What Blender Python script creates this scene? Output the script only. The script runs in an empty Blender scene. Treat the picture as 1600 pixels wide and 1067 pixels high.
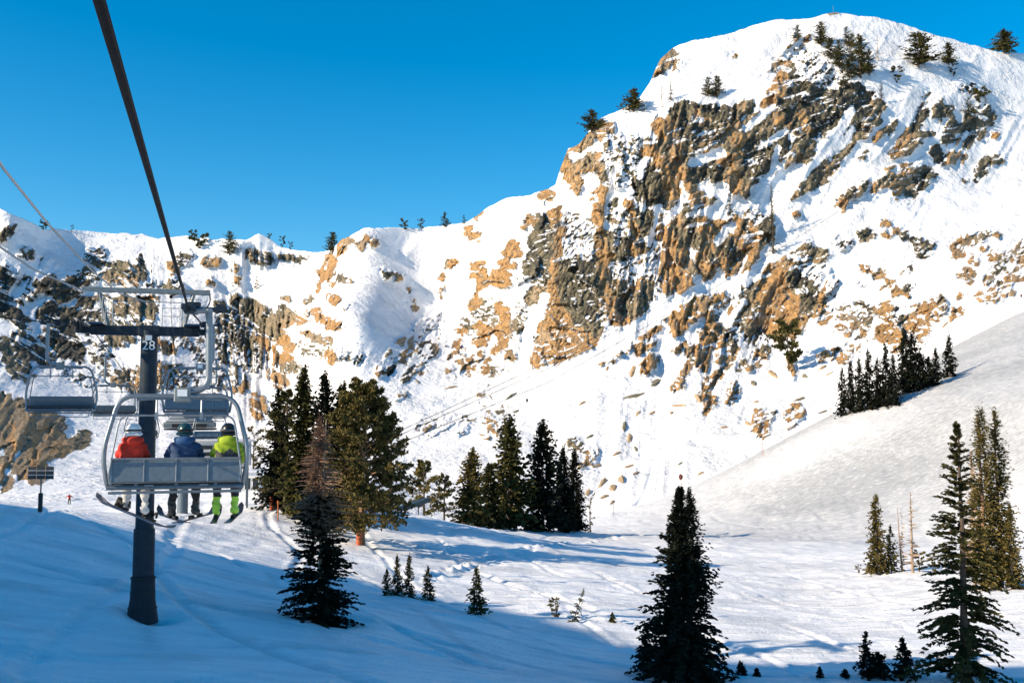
import bpy, bmesh, math, random
import numpy as np
from mathutils import Vector, Matrix

# ------------------------------------------------------------------ camera, sky, sun, exposure
scn = bpy.context.scene
COL = scn.collection
F = 1600.0; PITCH = math.radians(4.2)
CP, SP = math.cos(PITCH), math.sin(PITCH)
SUN_AZ = math.radians(25.0)      # light travels towards +x and a little away from the camera
SUN_EL = math.radians(26.0)

cam_d = bpy.data.cameras.new("camera"); cam = bpy.data.objects.new("camera", cam_d); COL.objects.link(cam)
cam_d.sensor_width = 36.0; cam_d.lens = 36.0; cam_d.clip_start = 0.1; cam_d.clip_end = 20000
cam.rotation_euler = (math.pi/2 + PITCH, 0, 0)
scn.camera = cam

world = bpy.data.worlds.new("World"); scn.world = world; world.use_nodes = True
wn = world.node_tree.nodes; wl = world.node_tree.links
sky = wn.new("ShaderNodeTexSky"); sky.sky_type = 'NISHITA'; sky.sun_disc = False
sky.sun_elevation = SUN_EL
to_sun = Vector((-math.cos(SUN_AZ)*math.cos(SUN_EL), -math.sin(SUN_AZ)*math.cos(SUN_EL), math.sin(SUN_EL)))
sky.sun_rotation = math.atan2(to_sun.x, to_sun.y)
sky.altitude = 2000; sky.air_density = 1.15; sky.dust_density = 2.2; sky.ozone_density = 3.0
hsv = wn.new("ShaderNodeHueSaturation"); hsv.inputs['Saturation'].default_value = 1.46; hsv.inputs['Hue'].default_value = 0.490
bg = wn["Background"]; bg.inputs['Strength'].default_value = 0.113
wl.new(sky.outputs[0], hsv.inputs['Color']); wl.new(hsv.outputs[0], bg.inputs['Color'])

sun_d = bpy.data.lights.new("sun", 'SUN'); sun = bpy.data.objects.new("sun", sun_d); COL.objects.link(sun)
sun_d.energy = 4.8; sun_d.angle = math.radians(0.5); sun_d.color = (1.0, 0.82, 0.60)
sun.rotation_euler = to_sun.to_track_quat('Z', 'Y').to_euler()
scn.view_settings.view_transform = 'Standard'; scn.view_settings.look = 'None'
scn.view_settings.exposure = 0.70; scn.view_settings.gamma = 1.0
scn.view_settings.use_curve_mapping = False

# ------------------------------------------------------------------ small helpers
def ray(px, py):
    u = (np.asarray(px, float)-800)/F; v = (533.5-np.asarray(py, float))/F
    return u, CP - v*SP, SP + v*CP
def at(px, py, Y):
    u, y, z = ray(px, py); k = np.asarray(Y, float)/y
    return np.stack([u*k, np.asarray(Y, float)+0*k, z*k], -1)
def to_px(p):
    x, y, z = p
    yc = y*CP + z*SP; zc = -y*SP + z*CP
    return 800 + F*x/yc, 533.5 - F*zc/yc

def hashf(ix, iy, seed):
    h = (ix.astype(np.int64)*374761393 + iy.astype(np.int64)*668265263 + seed*1442695041) & 0xFFFFFFFF
    h = ((h ^ (h >> 13))*1274126177) & 0xFFFFFFFF
    h = ((h ^ (h >> 16))*2246822519) & 0xFFFFFFFF
    return ((h ^ (h >> 15)) & 0xFFFFFF)/float(0xFFFFFF)
def vnoise(x, y, seed=0):
    xi = np.floor(x); yi = np.floor(y); fx = x-xi; fy = y-yi
    fx = fx*fx*fx*(fx*(fx*6-15)+10); fy = fy*fy*fy*(fy*(fy*6-15)+10)
    a = hashf(xi, yi, seed); b = hashf(xi+1, yi, seed); c = hashf(xi, yi+1, seed); d = hashf(xi+1, yi+1, seed)
    return (a+(b-a)*fx)*(1-fy) + (c+(d-c)*fx)*fy      # 0..1
def fbm(x, y, seed=0, octv=4, gain=0.5):
    s = 0; a = 1; t = 0
    for o in range(octv):
        ca, sa = math.cos(o*1.1), math.sin(o*1.1)
        s = s + a*vnoise((x*ca-y*sa)*2**o+o*17.3, (x*sa+y*ca)*2**o-o*9.1, seed+o); t += a; a *= gain
    return s/t
def ridged(x, y, seed=0, octv=3):
    s = 0; a = 1; t = 0
    for o in range(octv):
        s = s + a*(1-np.abs(2*vnoise(x*2**o+o*7.7, y*2**o+o*3.1, seed+o)-1)); t += a; a *= 0.5
    return s/t
def facets(x, y, seed, grad=1.0, lift=0.5):
    """broken rock: every cell of a jittered grid is its own tilted plane"""
    xi = np.floor(x); yi = np.floor(y); best = np.full(x.shape, 1e9); out = np.zeros(x.shape); sec = np.full(x.shape, 1e9); CX = CY = None
    for dx in (-1, 0, 1):
        for dy in (-1, 0, 1):
            cx = xi+dx; cy = yi+dy
            jx = cx+hashf(cx, cy, seed); jy = cy+hashf(cx, cy, seed+1)
            d = (x-jx)**2+(y-jy)**2
            gx = (hashf(cx, cy, seed+2)-0.5)*2*grad; gy = (hashf(cx, cy, seed+3)-0.5)*2*grad
            h = (hashf(cx, cy, seed+4)-0.5)*2*lift + gx*(x-jx) + gy*(y-jy)
            m = d < best
            sec = np.where(m, best, np.minimum(sec, d)); out = np.where(m, h, out); CX = np.where(m, jx, CX) if CX is not None else jx; CY = np.where(m, jy, CY) if CY is not None else jy; best = np.where(m, d, best)
    return out, np.sqrt(sec)-np.sqrt(best), CX, CY
def sstep(a, b, x):
    t = np.clip((x-a)/(b-a), 0, 1); return t*t*(3-2*t)
def tps_fit(P, V, lam=0.0):
    n = len(P); d2 = ((P[:, None]-P[None])**2).sum(-1)
    K = 0.5*d2*np.log(d2+1e-12) + lam*np.eye(n)
    Q = np.hstack([np.ones((n, 1)), P]); A = np.zeros((n+3, n+3)); A[:n, :n] = K; A[:n, n:] = Q; A[n:, :n] = Q.T
    return np.linalg.solve(A, np.concatenate([V, np.zeros(3)]))
def tps_eval(P, w, X):
    out = np.empty(len(X))
    for i in range(0, len(X), 40000):
        x = X[i:i+40000]; d2 = ((x[:, None]-P[None])**2).sum(-1)
        out[i:i+40000] = (0.5*d2*np.log(d2+1e-12))@w[:len(P)] + w[len(P)] + x@w[len(P)+1:]
    return out

def link(o, parent=None):
    COL.objects.link(o)
    if parent is not None: o.parent = parent
    return o
def tag(o, label=None, cat=None, group=None, kind=None):
    if label: o["label"] = label
    if cat: o["category"] = cat
    if group: o["group"] = group
    if kind: o["kind"] = kind
    return o
def np_mesh(name, V, Fc, mats, smooth=False, attrs=None, mat_idx=None):
    """V (n,3); Fc (m,3) or (m,4) index array, or list of such arrays"""
    me = bpy.data.meshes.new(name)
    if not isinstance(Fc, list): Fc = [Fc]
    Fc = [f for f in Fc if len(f)]
    V = np.asarray(V, np.float32)
    me.vertices.add(len(V)); me.vertices.foreach_set("co", V.ravel())
    loops = np.concatenate([f.ravel() for f in Fc]).astype(np.int32)
    tot = np.concatenate([np.full(len(f), f.shape[1], np.int32) for f in Fc])
    st = np.concatenate([[0], np.cumsum(tot)[:-1]]).astype(np.int32)
    me.loops.add(len(loops)); me.loops.foreach_set("vertex_index", loops)
    me.polygons.add(len(tot)); me.polygons.foreach_set("loop_start", st); me.polygons.foreach_set("loop_total", tot)
    if mat_idx is not None: me.polygons.foreach_set("material_index", np.asarray(mat_idx, np.int32))
    me.polygons.foreach_set("use_smooth", np.full(len(tot), bool(smooth)))
    for k, a in (attrs or {}).items():
        at_ = me.attributes.new(k, 'FLOAT', 'POINT'); at_.data.foreach_set("value", np.asarray(a, np.float32).ravel())
    for m in (mats if isinstance(mats, (list, tuple)) else [mats]): me.materials.append(m)
    me.update(calc_edges=True)
    return me
def grid_faces(nr, nc):
    i = np.arange(nr*nc).reshape(nr, nc)
    return np.stack([i[:-1, :-1], i[1:, :-1], i[1:, 1:], i[:-1, 1:]], -1).reshape(-1, 4)

# ------------------------------------------------------------------ materials
MATS = {}
def new_mat(name):
    m = bpy.data.materials.new(name); m.use_nodes = True
    return m, m.node_tree.nodes, m.node_tree.links, m.node_tree.nodes["Principled BSDF"]
def plain(name, col, rough=0.5, metal=0.0, var=0.12, scale=6.0, bump=0.0, spec=0.5):
    """paint, cloth, plastic, steel: a base colour with faint blotches, wear and a little relief"""
    if name in MATS: return MATS[name]
    m, n, l, b = new_mat(name)
    tc = n.new("ShaderNodeTexCoord"); nz = n.new("ShaderNodeTexNoise"); nz.inputs['Scale'].default_value = scale; nz.inputs['Detail'].default_value = 6
    l.new(tc.outputs['Object'], nz.inputs['Vector'])
    r = n.new("ShaderNodeValToRGB"); r.color_ramp.elements[0].position = 0.3; r.color_ramp.elements[1].position = 0.75
    r.color_ramp.elements[0].color = tuple(c*(1-var) for c in col)+(1,); r.color_ramp.elements[1].color = tuple(min(1, c*(1+var)) for c in col)+(1,)
    l.new(nz.outputs['Fac'], r.inputs[0]); l.new(r.outputs[0], b.inputs['Base Color'])
    b.inputs['Roughness'].default_value = rough; b.inputs['Metallic'].default_value = metal; b.inputs['Specular IOR Level'].default_value = spec
    if bump:
        bp = n.new("ShaderNodeBump"); bp.inputs['Strength'].default_value = bump; bp.inputs['Distance'].default_value = 0.02
        l.new(nz.outputs['Fac'], bp.inputs['Height']); l.new(bp.outputs[0], b.inputs['Normal'])
    MATS[name] = m
    return m
def mathn(n, l, op, a, b=None, clamp=False):
    x = n.new("ShaderNodeMath"); x.operation = op; x.use_clamp = clamp
    for i, v in enumerate((a, b)):
        if v is None: continue
        if isinstance(v, (int, float)): x.inputs[i].default_value = v
        else: l.new(v, x.inputs[i])
    return x.outputs[0]
def noise_node(n, l, vec, scale, detail=4, rough=0.55, dist=0.0):
    x = n.new("ShaderNodeTexNoise"); x.inputs['Scale'].default_value = scale; x.inputs['Detail'].default_value = detail
    x.inputs['Roughness'].default_value = rough; x.inputs['Distortion'].default_value = dist
    l.new(vec, x.inputs['Vector']); return x.outputs['Fac']
def mixc(n, l, f, a, b):
    x = n.new("ShaderNodeMix"); x.data_type = 'RGBA'
    for s, v in ((0, f), (6, a), (7, b)):
        if isinstance(v, (int, float)): x.inputs[s].default_value = v
        elif isinstance(v, tuple): x.inputs[s].default_value = v+(1,)
        else: l.new(v, x.inputs[s])
    return x.outputs[2]

SNOW = (0.91, 0.915, 0.92)
def snow_mat():
    m, n, l, b = new_mat("snow")
    tc = n.new("ShaderNodeTexCoord"); P = tc.outputs['Object']
    mp = n.new("ShaderNodeMapping"); mp.inputs['Scale'].default_value = (0.12, 1.0, 1.0); mp.inputs['Rotation'].default_value = (0, 0, 0.35); l.new(P, mp.inputs[0])
    n1 = noise_node(n, l, P, 0.35, 5, 0.6); n2 = noise_node(n, l, P, 5.0, 5, 0.65); n3 = noise_node(n, l, mp.outputs[0], 1.4, 5, 0.62, 0.4)
    hgt = mathn(n, l, 'ADD', mathn(n, l, 'MULTIPLY', n1, 0.5), mathn(n, l, 'ADD', mathn(n, l, 'MULTIPLY', n2, 0.20), mathn(n, l, 'MULTIPLY', n3, 0.5)))
    bp = n.new("ShaderNodeBump"); bp.inputs['Strength'].default_value = 1.0; bp.inputs['Distance'].default_value = 0.36
    l.new(hgt, bp.inputs['Height']); l.new(bp.outputs[0], b.inputs['Normal'])
    at_ = n.new("ShaderNodeAttribute"); at_.attribute_name = "worn_shade"
    g1 = noise_node(n, l, P, 9.0, 4, 0.7); gr = n.new("ShaderNodeMapRange"); gr.inputs[1].default_value = 0.38; gr.inputs[2].default_value = 0.66; l.new(g1, gr.inputs[0])
    s3 = n.new("ShaderNodeMapRange"); s3.inputs[1].default_value = 0.36; s3.inputs[2].default_value = 0.64; l.new(n3, s3.inputs[0])
    c = mixc(n, l, s3.outputs[0], (0.96, 0.965, 0.97), (0.78, 0.80, 0.83))
    c = mixc(n, l, mathn(n, l, 'MULTIPLY', gr.outputs[0], 0.35), c, (0.72, 0.75, 0.79))
    wv = noise_node(n, l, mp.outputs[0], 2.2, 6, 0.75)
    wf = mathn(n, l, 'MULTIPLY', at_.outputs['Fac'], mathn(n, l, 'ADD', -0.25, mathn(n, l, 'MULTIPLY', wv, 2.3)), True)
    c = mixc(n, l, wf, c, (0.34, 0.355, 0.37))
    l.new(c, b.inputs['Base Color'])
    b.inputs['Roughness'].default_value = 0.55; b.inputs['Specular IOR Level'].default_value = 0.3
    return m
M_SNOW = snow_mat()

def rock_colour(n, l, P, hue):
    """hue 0 = warm orange rock, 0.5 = pale tan, 1 = grey green, 2 = dark grey"""
    n1 = noise_node(n, l, P, 0.16, 6, 0.6, 0.6); n2 = noise_node(n, l, P, 0.9, 6, 0.68)
    def ramp(fac, a, bb, c):
        r = n.new("ShaderNodeValToRGB"); e = r.color_ramp.elements
        e[0].position = 0.38; e[0].color = a+(1,); e[1].position = 0.62; e[1].color = c+(1,); k = e.new(0.5); k.color = bb+(1,)
        l.new(fac, r.inputs[0]); return r.outputs[0]
    f = mathn(n, l, 'ADD', mathn(n, l, 'MULTIPLY', n1, 0.42), mathn(n, l, 'MULTIPLY', n2, 0.58))
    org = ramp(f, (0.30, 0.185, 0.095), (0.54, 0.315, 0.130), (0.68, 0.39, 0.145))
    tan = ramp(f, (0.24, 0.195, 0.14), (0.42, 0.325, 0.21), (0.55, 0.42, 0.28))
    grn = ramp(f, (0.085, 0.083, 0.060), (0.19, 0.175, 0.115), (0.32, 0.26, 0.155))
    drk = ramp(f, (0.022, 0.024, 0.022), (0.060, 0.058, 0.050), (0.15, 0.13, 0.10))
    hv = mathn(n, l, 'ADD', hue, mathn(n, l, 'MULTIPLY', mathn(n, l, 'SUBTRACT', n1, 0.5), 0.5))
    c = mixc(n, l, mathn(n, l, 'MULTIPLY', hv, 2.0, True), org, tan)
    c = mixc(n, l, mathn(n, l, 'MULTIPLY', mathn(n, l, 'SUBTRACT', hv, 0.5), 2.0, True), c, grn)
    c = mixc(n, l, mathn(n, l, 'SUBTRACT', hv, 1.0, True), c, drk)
    # cracks and stain lines running down the face
    mp = n.new("ShaderNodeMapping"); mp.inputs['Scale'].default_value = (0.55, 0.55, 0.16); l.new(P, mp.inputs[0])
    ck = noise_node(n, l, mp.outputs[0], 1.0, 5, 0.7, 0.8); k1 = mathn(n, l, 'ABSOLUTE', mathn(n, l, 'SUBTRACT', ck, 0.5))
    crack = n.new("ShaderNodeMapRange"); crack.inputs[1].default_value = 0.0; crack.inputs[2].default_value = 0.022; crack.inputs[3].default_value = 0.6; crack.inputs[4].default_value = 0.0; l.new(k1, crack.inputs[0])
    c = mixc(n, l, crack.outputs[0], c, (0.035, 0.032, 0.028))
    return c, mathn(n, l, 'SUBTRACT', n2, mathn(n, l, 'MULTIPLY', crack.outputs[0], 0.35))
def mountain_mat():
    m, n, l, b = new_mat("snow_and_rock")
    tc = n.new("ShaderNodeTexCoord"); P = tc.outputs['Object']
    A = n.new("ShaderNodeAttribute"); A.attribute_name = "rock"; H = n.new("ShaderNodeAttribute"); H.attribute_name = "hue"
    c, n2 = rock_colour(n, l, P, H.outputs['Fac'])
    e1 = noise_node(n, l, P, 0.8, 6, 0.72)
    fac = mathn(n, l, 'ADD', A.outputs['Fac'], mathn(n, l, 'MULTIPLY', mathn(n, l, 'SUBTRACT', e1, 0.5), 1.35))
    mr = n.new("ShaderNodeMapRange"); mr.inputs[1].default_value = 0.44; mr.inputs[2].default_value = 0.56; l.new(fac, mr.inputs[0])
    pt = noise_node(n, l, P, 0.05, 5, 0.65); pm_ = n.new("ShaderNodeMapRange"); pm_.inputs[1].default_value = 0.42; pm_.inputs[2].default_value = 0.62; l.new(pt, pm_.inputs[0])
    sc_ = mixc(n, l, pm_.outputs[0], (0.82, 0.83, 0.84), (0.68, 0.70, 0.72))
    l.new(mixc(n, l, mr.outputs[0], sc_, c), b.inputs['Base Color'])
    mp2 = n.new("ShaderNodeMapping"); mp2.inputs['Scale'].default_value = (0.55, 0.55, 0.10); mp2.inputs['Rotation'].default_value = (0, 0.35, 0); l.new(P, mp2.inputs[0])
    run = noise_node(n, l, mp2.outputs[0], 0.5, 5, 0.62, 0.3)
    sn = noise_node(n, l, P, 0.25, 5, 0.6)
    hgt = mathn(n, l, 'ADD', mathn(n, l, 'MULTIPLY', mathn(n, l, 'MULTIPLY', n2, mr.outputs[0]), 1.6), mathn(n, l, 'ADD', mathn(n, l, 'MULTIPLY', sn, 0.35), mathn(n, l, 'MULTIPLY', mathn(n, l, 'MULTIPLY', run, pm_.outputs[0]), 1.3)))
    bp = n.new("ShaderNodeBump"); bp.inputs['Strength'].default_value = 0.85; bp.inputs['Distance'].default_value = 1.2
    l.new(hgt, bp.inputs['Height']); l.new(bp.outputs[0], b.inputs['Normal'])
    b.inputs['Roughness'].default_value = 0.75; b.inputs['Specular IOR Level'].default_value = 0.2
    return m
M_MOUNT = mountain_mat()
def rock_mat(name, hue):
    m, n, l, b = new_mat(name)
    tc = n.new("ShaderNodeTexCoord"); oi = n.new("ShaderNodeObjectInfo")
    va = n.new("ShaderNodeVectorMath"); va.operation = 'SCALE'; va.inputs['Scale'].default_value = 4.0; l.new(tc.outputs['Object'], va.inputs[0])
    v2 = n.new("ShaderNodeVectorMath"); v2.operation = 'ADD'; l.new(va.outputs[0], v2.inputs[0]); l.new(oi.outputs['Location'], v2.inputs[1])
    hv = n.new("ShaderNodeValue"); hv.outputs[0].default_value = hue
    c, n2 = rock_colour(n, l, v2.outputs[0], hv.outputs[0])
    l.new(c, b.inputs['Base Color']); b.inputs['Roughness'].default_value = 0.9
    bp = n.new("ShaderNodeBump"); bp.inputs['Strength'].default_value = 0.7; bp.inputs['Distance'].default_value = 0.5
    l.new(n2, bp.inputs['Height']); l.new(bp.outputs[0], b.inputs['Normal'])
    return m

# ------------------------------------------------------------------ ground
TE = math.tan(SUN_EL); CA, SA = math.cos(SUN_AZ), math.sin(SUN_AZ)
GP = """222 970 40;0 1067 30;400 1067 31;800 1067 37;1000 1067 43;1300 1067 45;1600 1067 46
0 787 60;90 797 60;215 838 62;300 865 64;440 890 64;560 912 65;500 970 45;620 940 62;690 948 58;745 966 55;800 985 55;1000 1040 48
430 800 95;300 800 100;390 772 115;565 852 86;640 803 112;750 826 125;900 832 150;800 900 80;900 900 82;1000 862 115;1000 940 66
1100 842 140;1300 850 130;1300 950 75;1375 895 90;1550 925 70;1600 870 95;1500 842 135
1100 800 190;1300 750 180;1500 700 170;1600 650 165;1310 660 200;1490 587 215;1600 540 225
920 808 205;1060 772 235;1200 703 262;1300 652 272;1450 562 286;1600 473 300;250 792 140;108 804 95;40 801 95;170 806 100"""
gp = np.array([[float(v) for v in s.split()] for s in GP.replace("\n", ";").split(";")])
gpts = at(gp[:, 0], gp[:, 1], gp[:, 2])
extra = np.array([[-78, 170, -14.3], [-62, 150, -13.0], [-95, 190, -15.2], [-70, 110, -9.5], [-60, 40, -2], [-80, 80, -4], [-30, 10, -5], [0, -40, -7], [0, 5, -7.5], [30, 5, -9], [60, 20, -10],
                  [60, 60, -10], [90, 90, -4], [110, 140, 4], [130, 180, 12], [170, 240, 30], [-60, -40, -4], [60, -40, -9], [200, 100, 10],
                  [50, 300, -27], [105, 340, -12], [190, 400, 20], [20, 270, -30], [-50, 220, -22], [-110, 230, -20], [-140, 150, -12], [-120, 60, -3]], float)
gpts = np.vstack([gpts, extra])
GX = gpts[:, :2]/100.0
GW = tps_fit(GX, gpts[:, 2], 0.002)
# the ridge on the left, outside the picture, whose shadow lies over the foreground: its crest follows the shadow's edge
ED = np.array([[0, 787, 60], [215, 838, 62], [440, 890, 64], [640, 940, 60], [800, 985, 55], [1000, 1040, 48], [500, 838, 45], [1070, 960, 45], [1500, 890, 45]], float)
ep = at(ED[:, 0], ED[:, 1], ED[:, 2]); es = -ep[:, 0]*SA + ep[:, 1]*CA; et = ep[:, 0]*CA + ep[:, 1]*SA
eh = ep[:, 2] - (-et)*TE*0 + et*TE
o_ = np.argsort(es); ES, EH = es[o_], eh[o_]
T0 = -78.0
def ridge_height(x, y):
    s = -x*SA + y*CA; t = x*CA + y*SA
    ss = np.concatenate([[-140, -60, 0, ES[0]-9, ES[0]-5], ES, [ES[-1]+7, ES[-1]+25]]); hh = np.concatenate([[-70, -60, -40, -14, 2], EH, [EH[-1]-16, EH[-1]-45]])
    crest = np.interp(s, ss, hh) - T0*TE
    dt = t-T0; dt = np.sign(dt)*np.maximum(np.abs(dt)-4.0, 0)
    return crest - np.where(dt > 0, 0.86*dt, -0.45*dt) - 0.004*dt*dt*0
def ground_z(x, y):
    x = np.asarray(x, float); y = np.asarray(y, float)
    sh = x.shape; X = np.stack([x.ravel(), y.ravel()], -1)
    z = tps_eval(GX, GW, X/100.0).reshape(sh)
    r = np.hypot(x, y)
    out = sstep(300, 460, r) + sstep(-60, -160, y); out = np.clip(out, 0, 1)
    z = z*(1-out) + (-32)*out
    rh = ridge_height(x, y)
    k = 4.0
    z = np.where(np.abs(rh-z) < 12, np.maximum(rh, z) + k*np.exp(-np.abs(rh-z)/k)*0.35, np.maximum(rh, z))
    return z
# footprint trail across the flat snow
TR = [(660, 903), (740, 882), (800, 866), (860, 853), (930, 844), (1010, 835)]
def ground_hit(px, py, far=420.0):
    u, y, z = ray(px, py); Y = np.exp(np.linspace(math.log(18), math.log(far), 900))
    zz = z/y*Y; xx = u/y*Y
    g = ground_z(xx, Y); k = np.nonzero(zz <= g)[0]
    if len(k) == 0: return None
    i = k[0]
    if i == 0: return np.array([xx[0], Y[0], g[0]])
    a = zz[i-1]-g[i-1]; b = g[i]-zz[i]; f = a/(a+b+1e-9)
    Yh = Y[i-1]+(Y[i]-Y[i-1])*f; xh = u/y*Yh
    return np.array([xh, Yh, float(ground_z(np.array([xh]), np.array([Yh]))[0])])
trail = np.array([ground_hit(*p) for p in TR])
def snow_relief(x, y):
    d = (fbm(x/14, y/9, 11, 3)-0.5)*0.7 + (fbm(x/3.2, y/3.2, 21, 4)-0.5)*0.28*(0.6+sstep(50, 75, y))
    # swept arcs left by skis on the shaded slope and across the flat
    q = x*0.35 + y*0.94 + 6*fbm(x/25, y/25, 31, 2); d = d + 0.16*(ridged(q/2.6, x/30, 41, 3)-0.5)
    # single ski tracks: thin grooves on long curves
    for k, (ca, sa, w, wob) in enumerate([(0.20, 0.98, 5.5, 9.0), (-0.35, 0.94, 8.0, 14.0), (0.75, 0.66, 9.0, 12.0), (0.05, 1.0, 13.0, 20.0), (0.97, 0.24, 7.0, 10.0)]):
        f = (x*ca+y*sa+wob*fbm(x/28+k*5, y/28, 61+k, 2))/w; g = np.abs(f-np.round(f))*w
        on = sstep(0.35, 0.6, vnoise(x/17+k*3.1, y/17, 71+k))
        d = d - 0.10*np.exp(-(g/0.30)**2)*on + 0.05*np.exp(-((g-0.5)/0.2)**2)*on
    tr = np.full(x.shape, 1e9)
    for a, b in zip(trail[:-1], trail[1:]):
        e = b[:2]-a[:2]; t = np.clip(((x-a[0])*e[0]+(y-a[1])*e[1])/(e@e), 0, 1)
        tr = np.minimum(tr, np.hypot(x-a[0]-t*e[0], (y-a[1]-t*e[1])))
    d = d + np.where(tr < 1.6, (vnoise(x/0.5, y/0.8, 51)-0.55)*0.6*sstep(1.2, 0.2, tr), 0)
    # scooped hollows round the tower and the near tree
    return d
HOLLOWS = []
def full_ground(x, y):
    z = ground_z(x, y)+snow_relief(x, y)
    for hx, hy, r, dep in HOLLOWS:
        dd = np.hypot(x-hx, y-hy); z = z - dep*np.exp(-(dd/r)**2) + dep*0.35*np.exp(-((dd-2.0*r)/(0.8*r))**2)
    return z
tower_base = ground_hit(222, 968)
HOLLOWS.append((tower_base[0]+0.5, tower_base[1], 0.8, 0.30))
nt = ground_hit(500, 965); HOLLOWS.append((nt[0]+0.4, nt[1]-0.3, 1.2, 0.3))

def build_ground():
    az = np.concatenate([np.arange(-180, -34, 2.0), np.arange(-34, 34, 0.118), np.arange(34, 180.1, 2.0)])
    rr = np.concatenate([np.exp(np.linspace(math.log(4), math.log(16), 14))[:-1], np.exp(np.linspace(math.log(16), math.log(330), 470)), np.exp(np.linspace(math.log(345), math.log(6000), 24))])
    A, R = np.meshgrid(np.radians(az), rr)
    X = R*np.sin(A); Y = R*np.cos(A)
    Z = full_ground(X, Y)
    worn_shade = np.zeros_like(Z)
    # the wind-scoured, skied-out slope on the right is painted greyer, partly to stand in for grazing light
    pxx, pyy = to_px((X, np.where(Y > 5, Y, 5), Z))
    worn_shade = sstep(-26, 30, X-0.30*(Y-120))*sstep(110, 160, Y)*(0.45+0.8*fbm(X/30, Y/22, 77, 4)) 
    for k, (ca, sa, w, wob) in enumerate([(0.20, 0.98, 5.5, 9.0), (-0.35, 0.94, 8.0, 14.0), (0.75, 0.66, 9.0, 12.0), (0.97, 0.24, 7.0, 10.0)]):      # groove shade painted into the snow colour along the ski tracks
        f = (X*ca+Y*sa+wob*fbm(X/28+k*5, Y/28, 61+k, 2))/w; g = np.abs(f-np.round(f))*w
        worn_shade = np.maximum(worn_shade, 0.34*np.exp(-(g/0.35)**2)*sstep(0.35, 0.6, vnoise(X/17+k*3.1, Y/17, 71+k)))
    worn_shade = np.maximum(worn_shade, 0.30*sstep(0.52, 0.70, fbm(X/5.0, Y/2.2, 81, 4)))
    me = np_mesh("snow_ground", np.stack([X, Y, Z], -1).reshape(-1, 3), grid_faces(len(rr), len(az))[:, ::-1], M_SNOW, True, {"worn_shade": np.where(Y > 5, worn_shade, 0)})
    o = link(bpy.data.objects.new("snow_ground", me)); tag(o, "snow covered ground with ski tracks, shaded in front and sunlit beyond", kind="structure")
    return o
ground = build_ground()
# ------------------------------------------------------------------ mountain
DP = """-300 330 760;-100 320 680;0 325 600;100 360 640;250 372 660;400 366 650;500 393 640;540 370 560;650 355 580;740 340 550;860 295 530;920 195 540;1020 120 560;1040 75 580;1180 40 600;1300 22 610;1420 45 620;1600 85 640;1900 160 660
1220 150 545;1450 160 570;1550 300 530;1400 330 490;1250 300 500;1100 250 505;950 300 495;1000 400 470;870 400 470;620 450 522;700 480 532;760 400 505;780 470 478;540 480 455;500 560 440
860 560 420;1050 460 440;1200 400 465;1200 520 420;1330 500 410;1450 480 400;1560 430 410;700 620 400;900 640 370;1100 620 370;1250 620 360;1000 720 325;1150 700 325;920 800 290;1100 745 305;1300 650 335;1450 560 355;1600 470 375;800 760 300;650 760 300
200 420 620;100 450 590;0 450 560;300 460 600;400 500 590;430 560 540;100 560 500;250 570 500;380 600 500;30 650 360;100 700 330;250 680 400;150 760 260;400 700 380;0 760 240;-150 600 400;-300 500 560;1750 450 400;1900 430 420;0 800 205;150 800 205;400 800 215;650 810 260"""
dp = np.array([[float(v) for v in s.split()] for s in DP.replace("\n", ";").split(";")])
DX = dp[:, :2]/500.0; DW = tps_fit(DX, np.log(dp[:, 2]), 0.002)
RIDGE = """-320 340;-200 330;-60 318;0 326;15 334;40 343;65 357;120 360;180 364;225 367;248 373;260 370;290 369;310 371;335 374;355 373;385 374;404 364;420 372;440 386;470 393;505 394;520 388;533 376;550 366;570 357;600 356;650 357;690 354;730 347;745 337;765 322;790 310;830 305;850 297;868 288;876 262;888 232;905 226;922 203;940 185;970 172;1000 152;1015 130;1024 108;1032 92;1050 76;1080 64;1120 58;1170 42;1210 31;1260 30;1295 22;1310 20;1340 26;1370 28;1400 35;1440 48;1480 60;1520 71;1560 82;1600 84;1650 95;1750 120;1920 165"""
rg = np.array([[float(v) for v in s.split()] for s in RIDGE.split(";")])
BASE = np.array([[-320, 815], [0, 805], [400, 805], [700, 815], [920, 830], [1060, 795], [1200, 740], [1300, 695], [1450, 605], [1600, 520], [1920, 380]], float)
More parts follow.
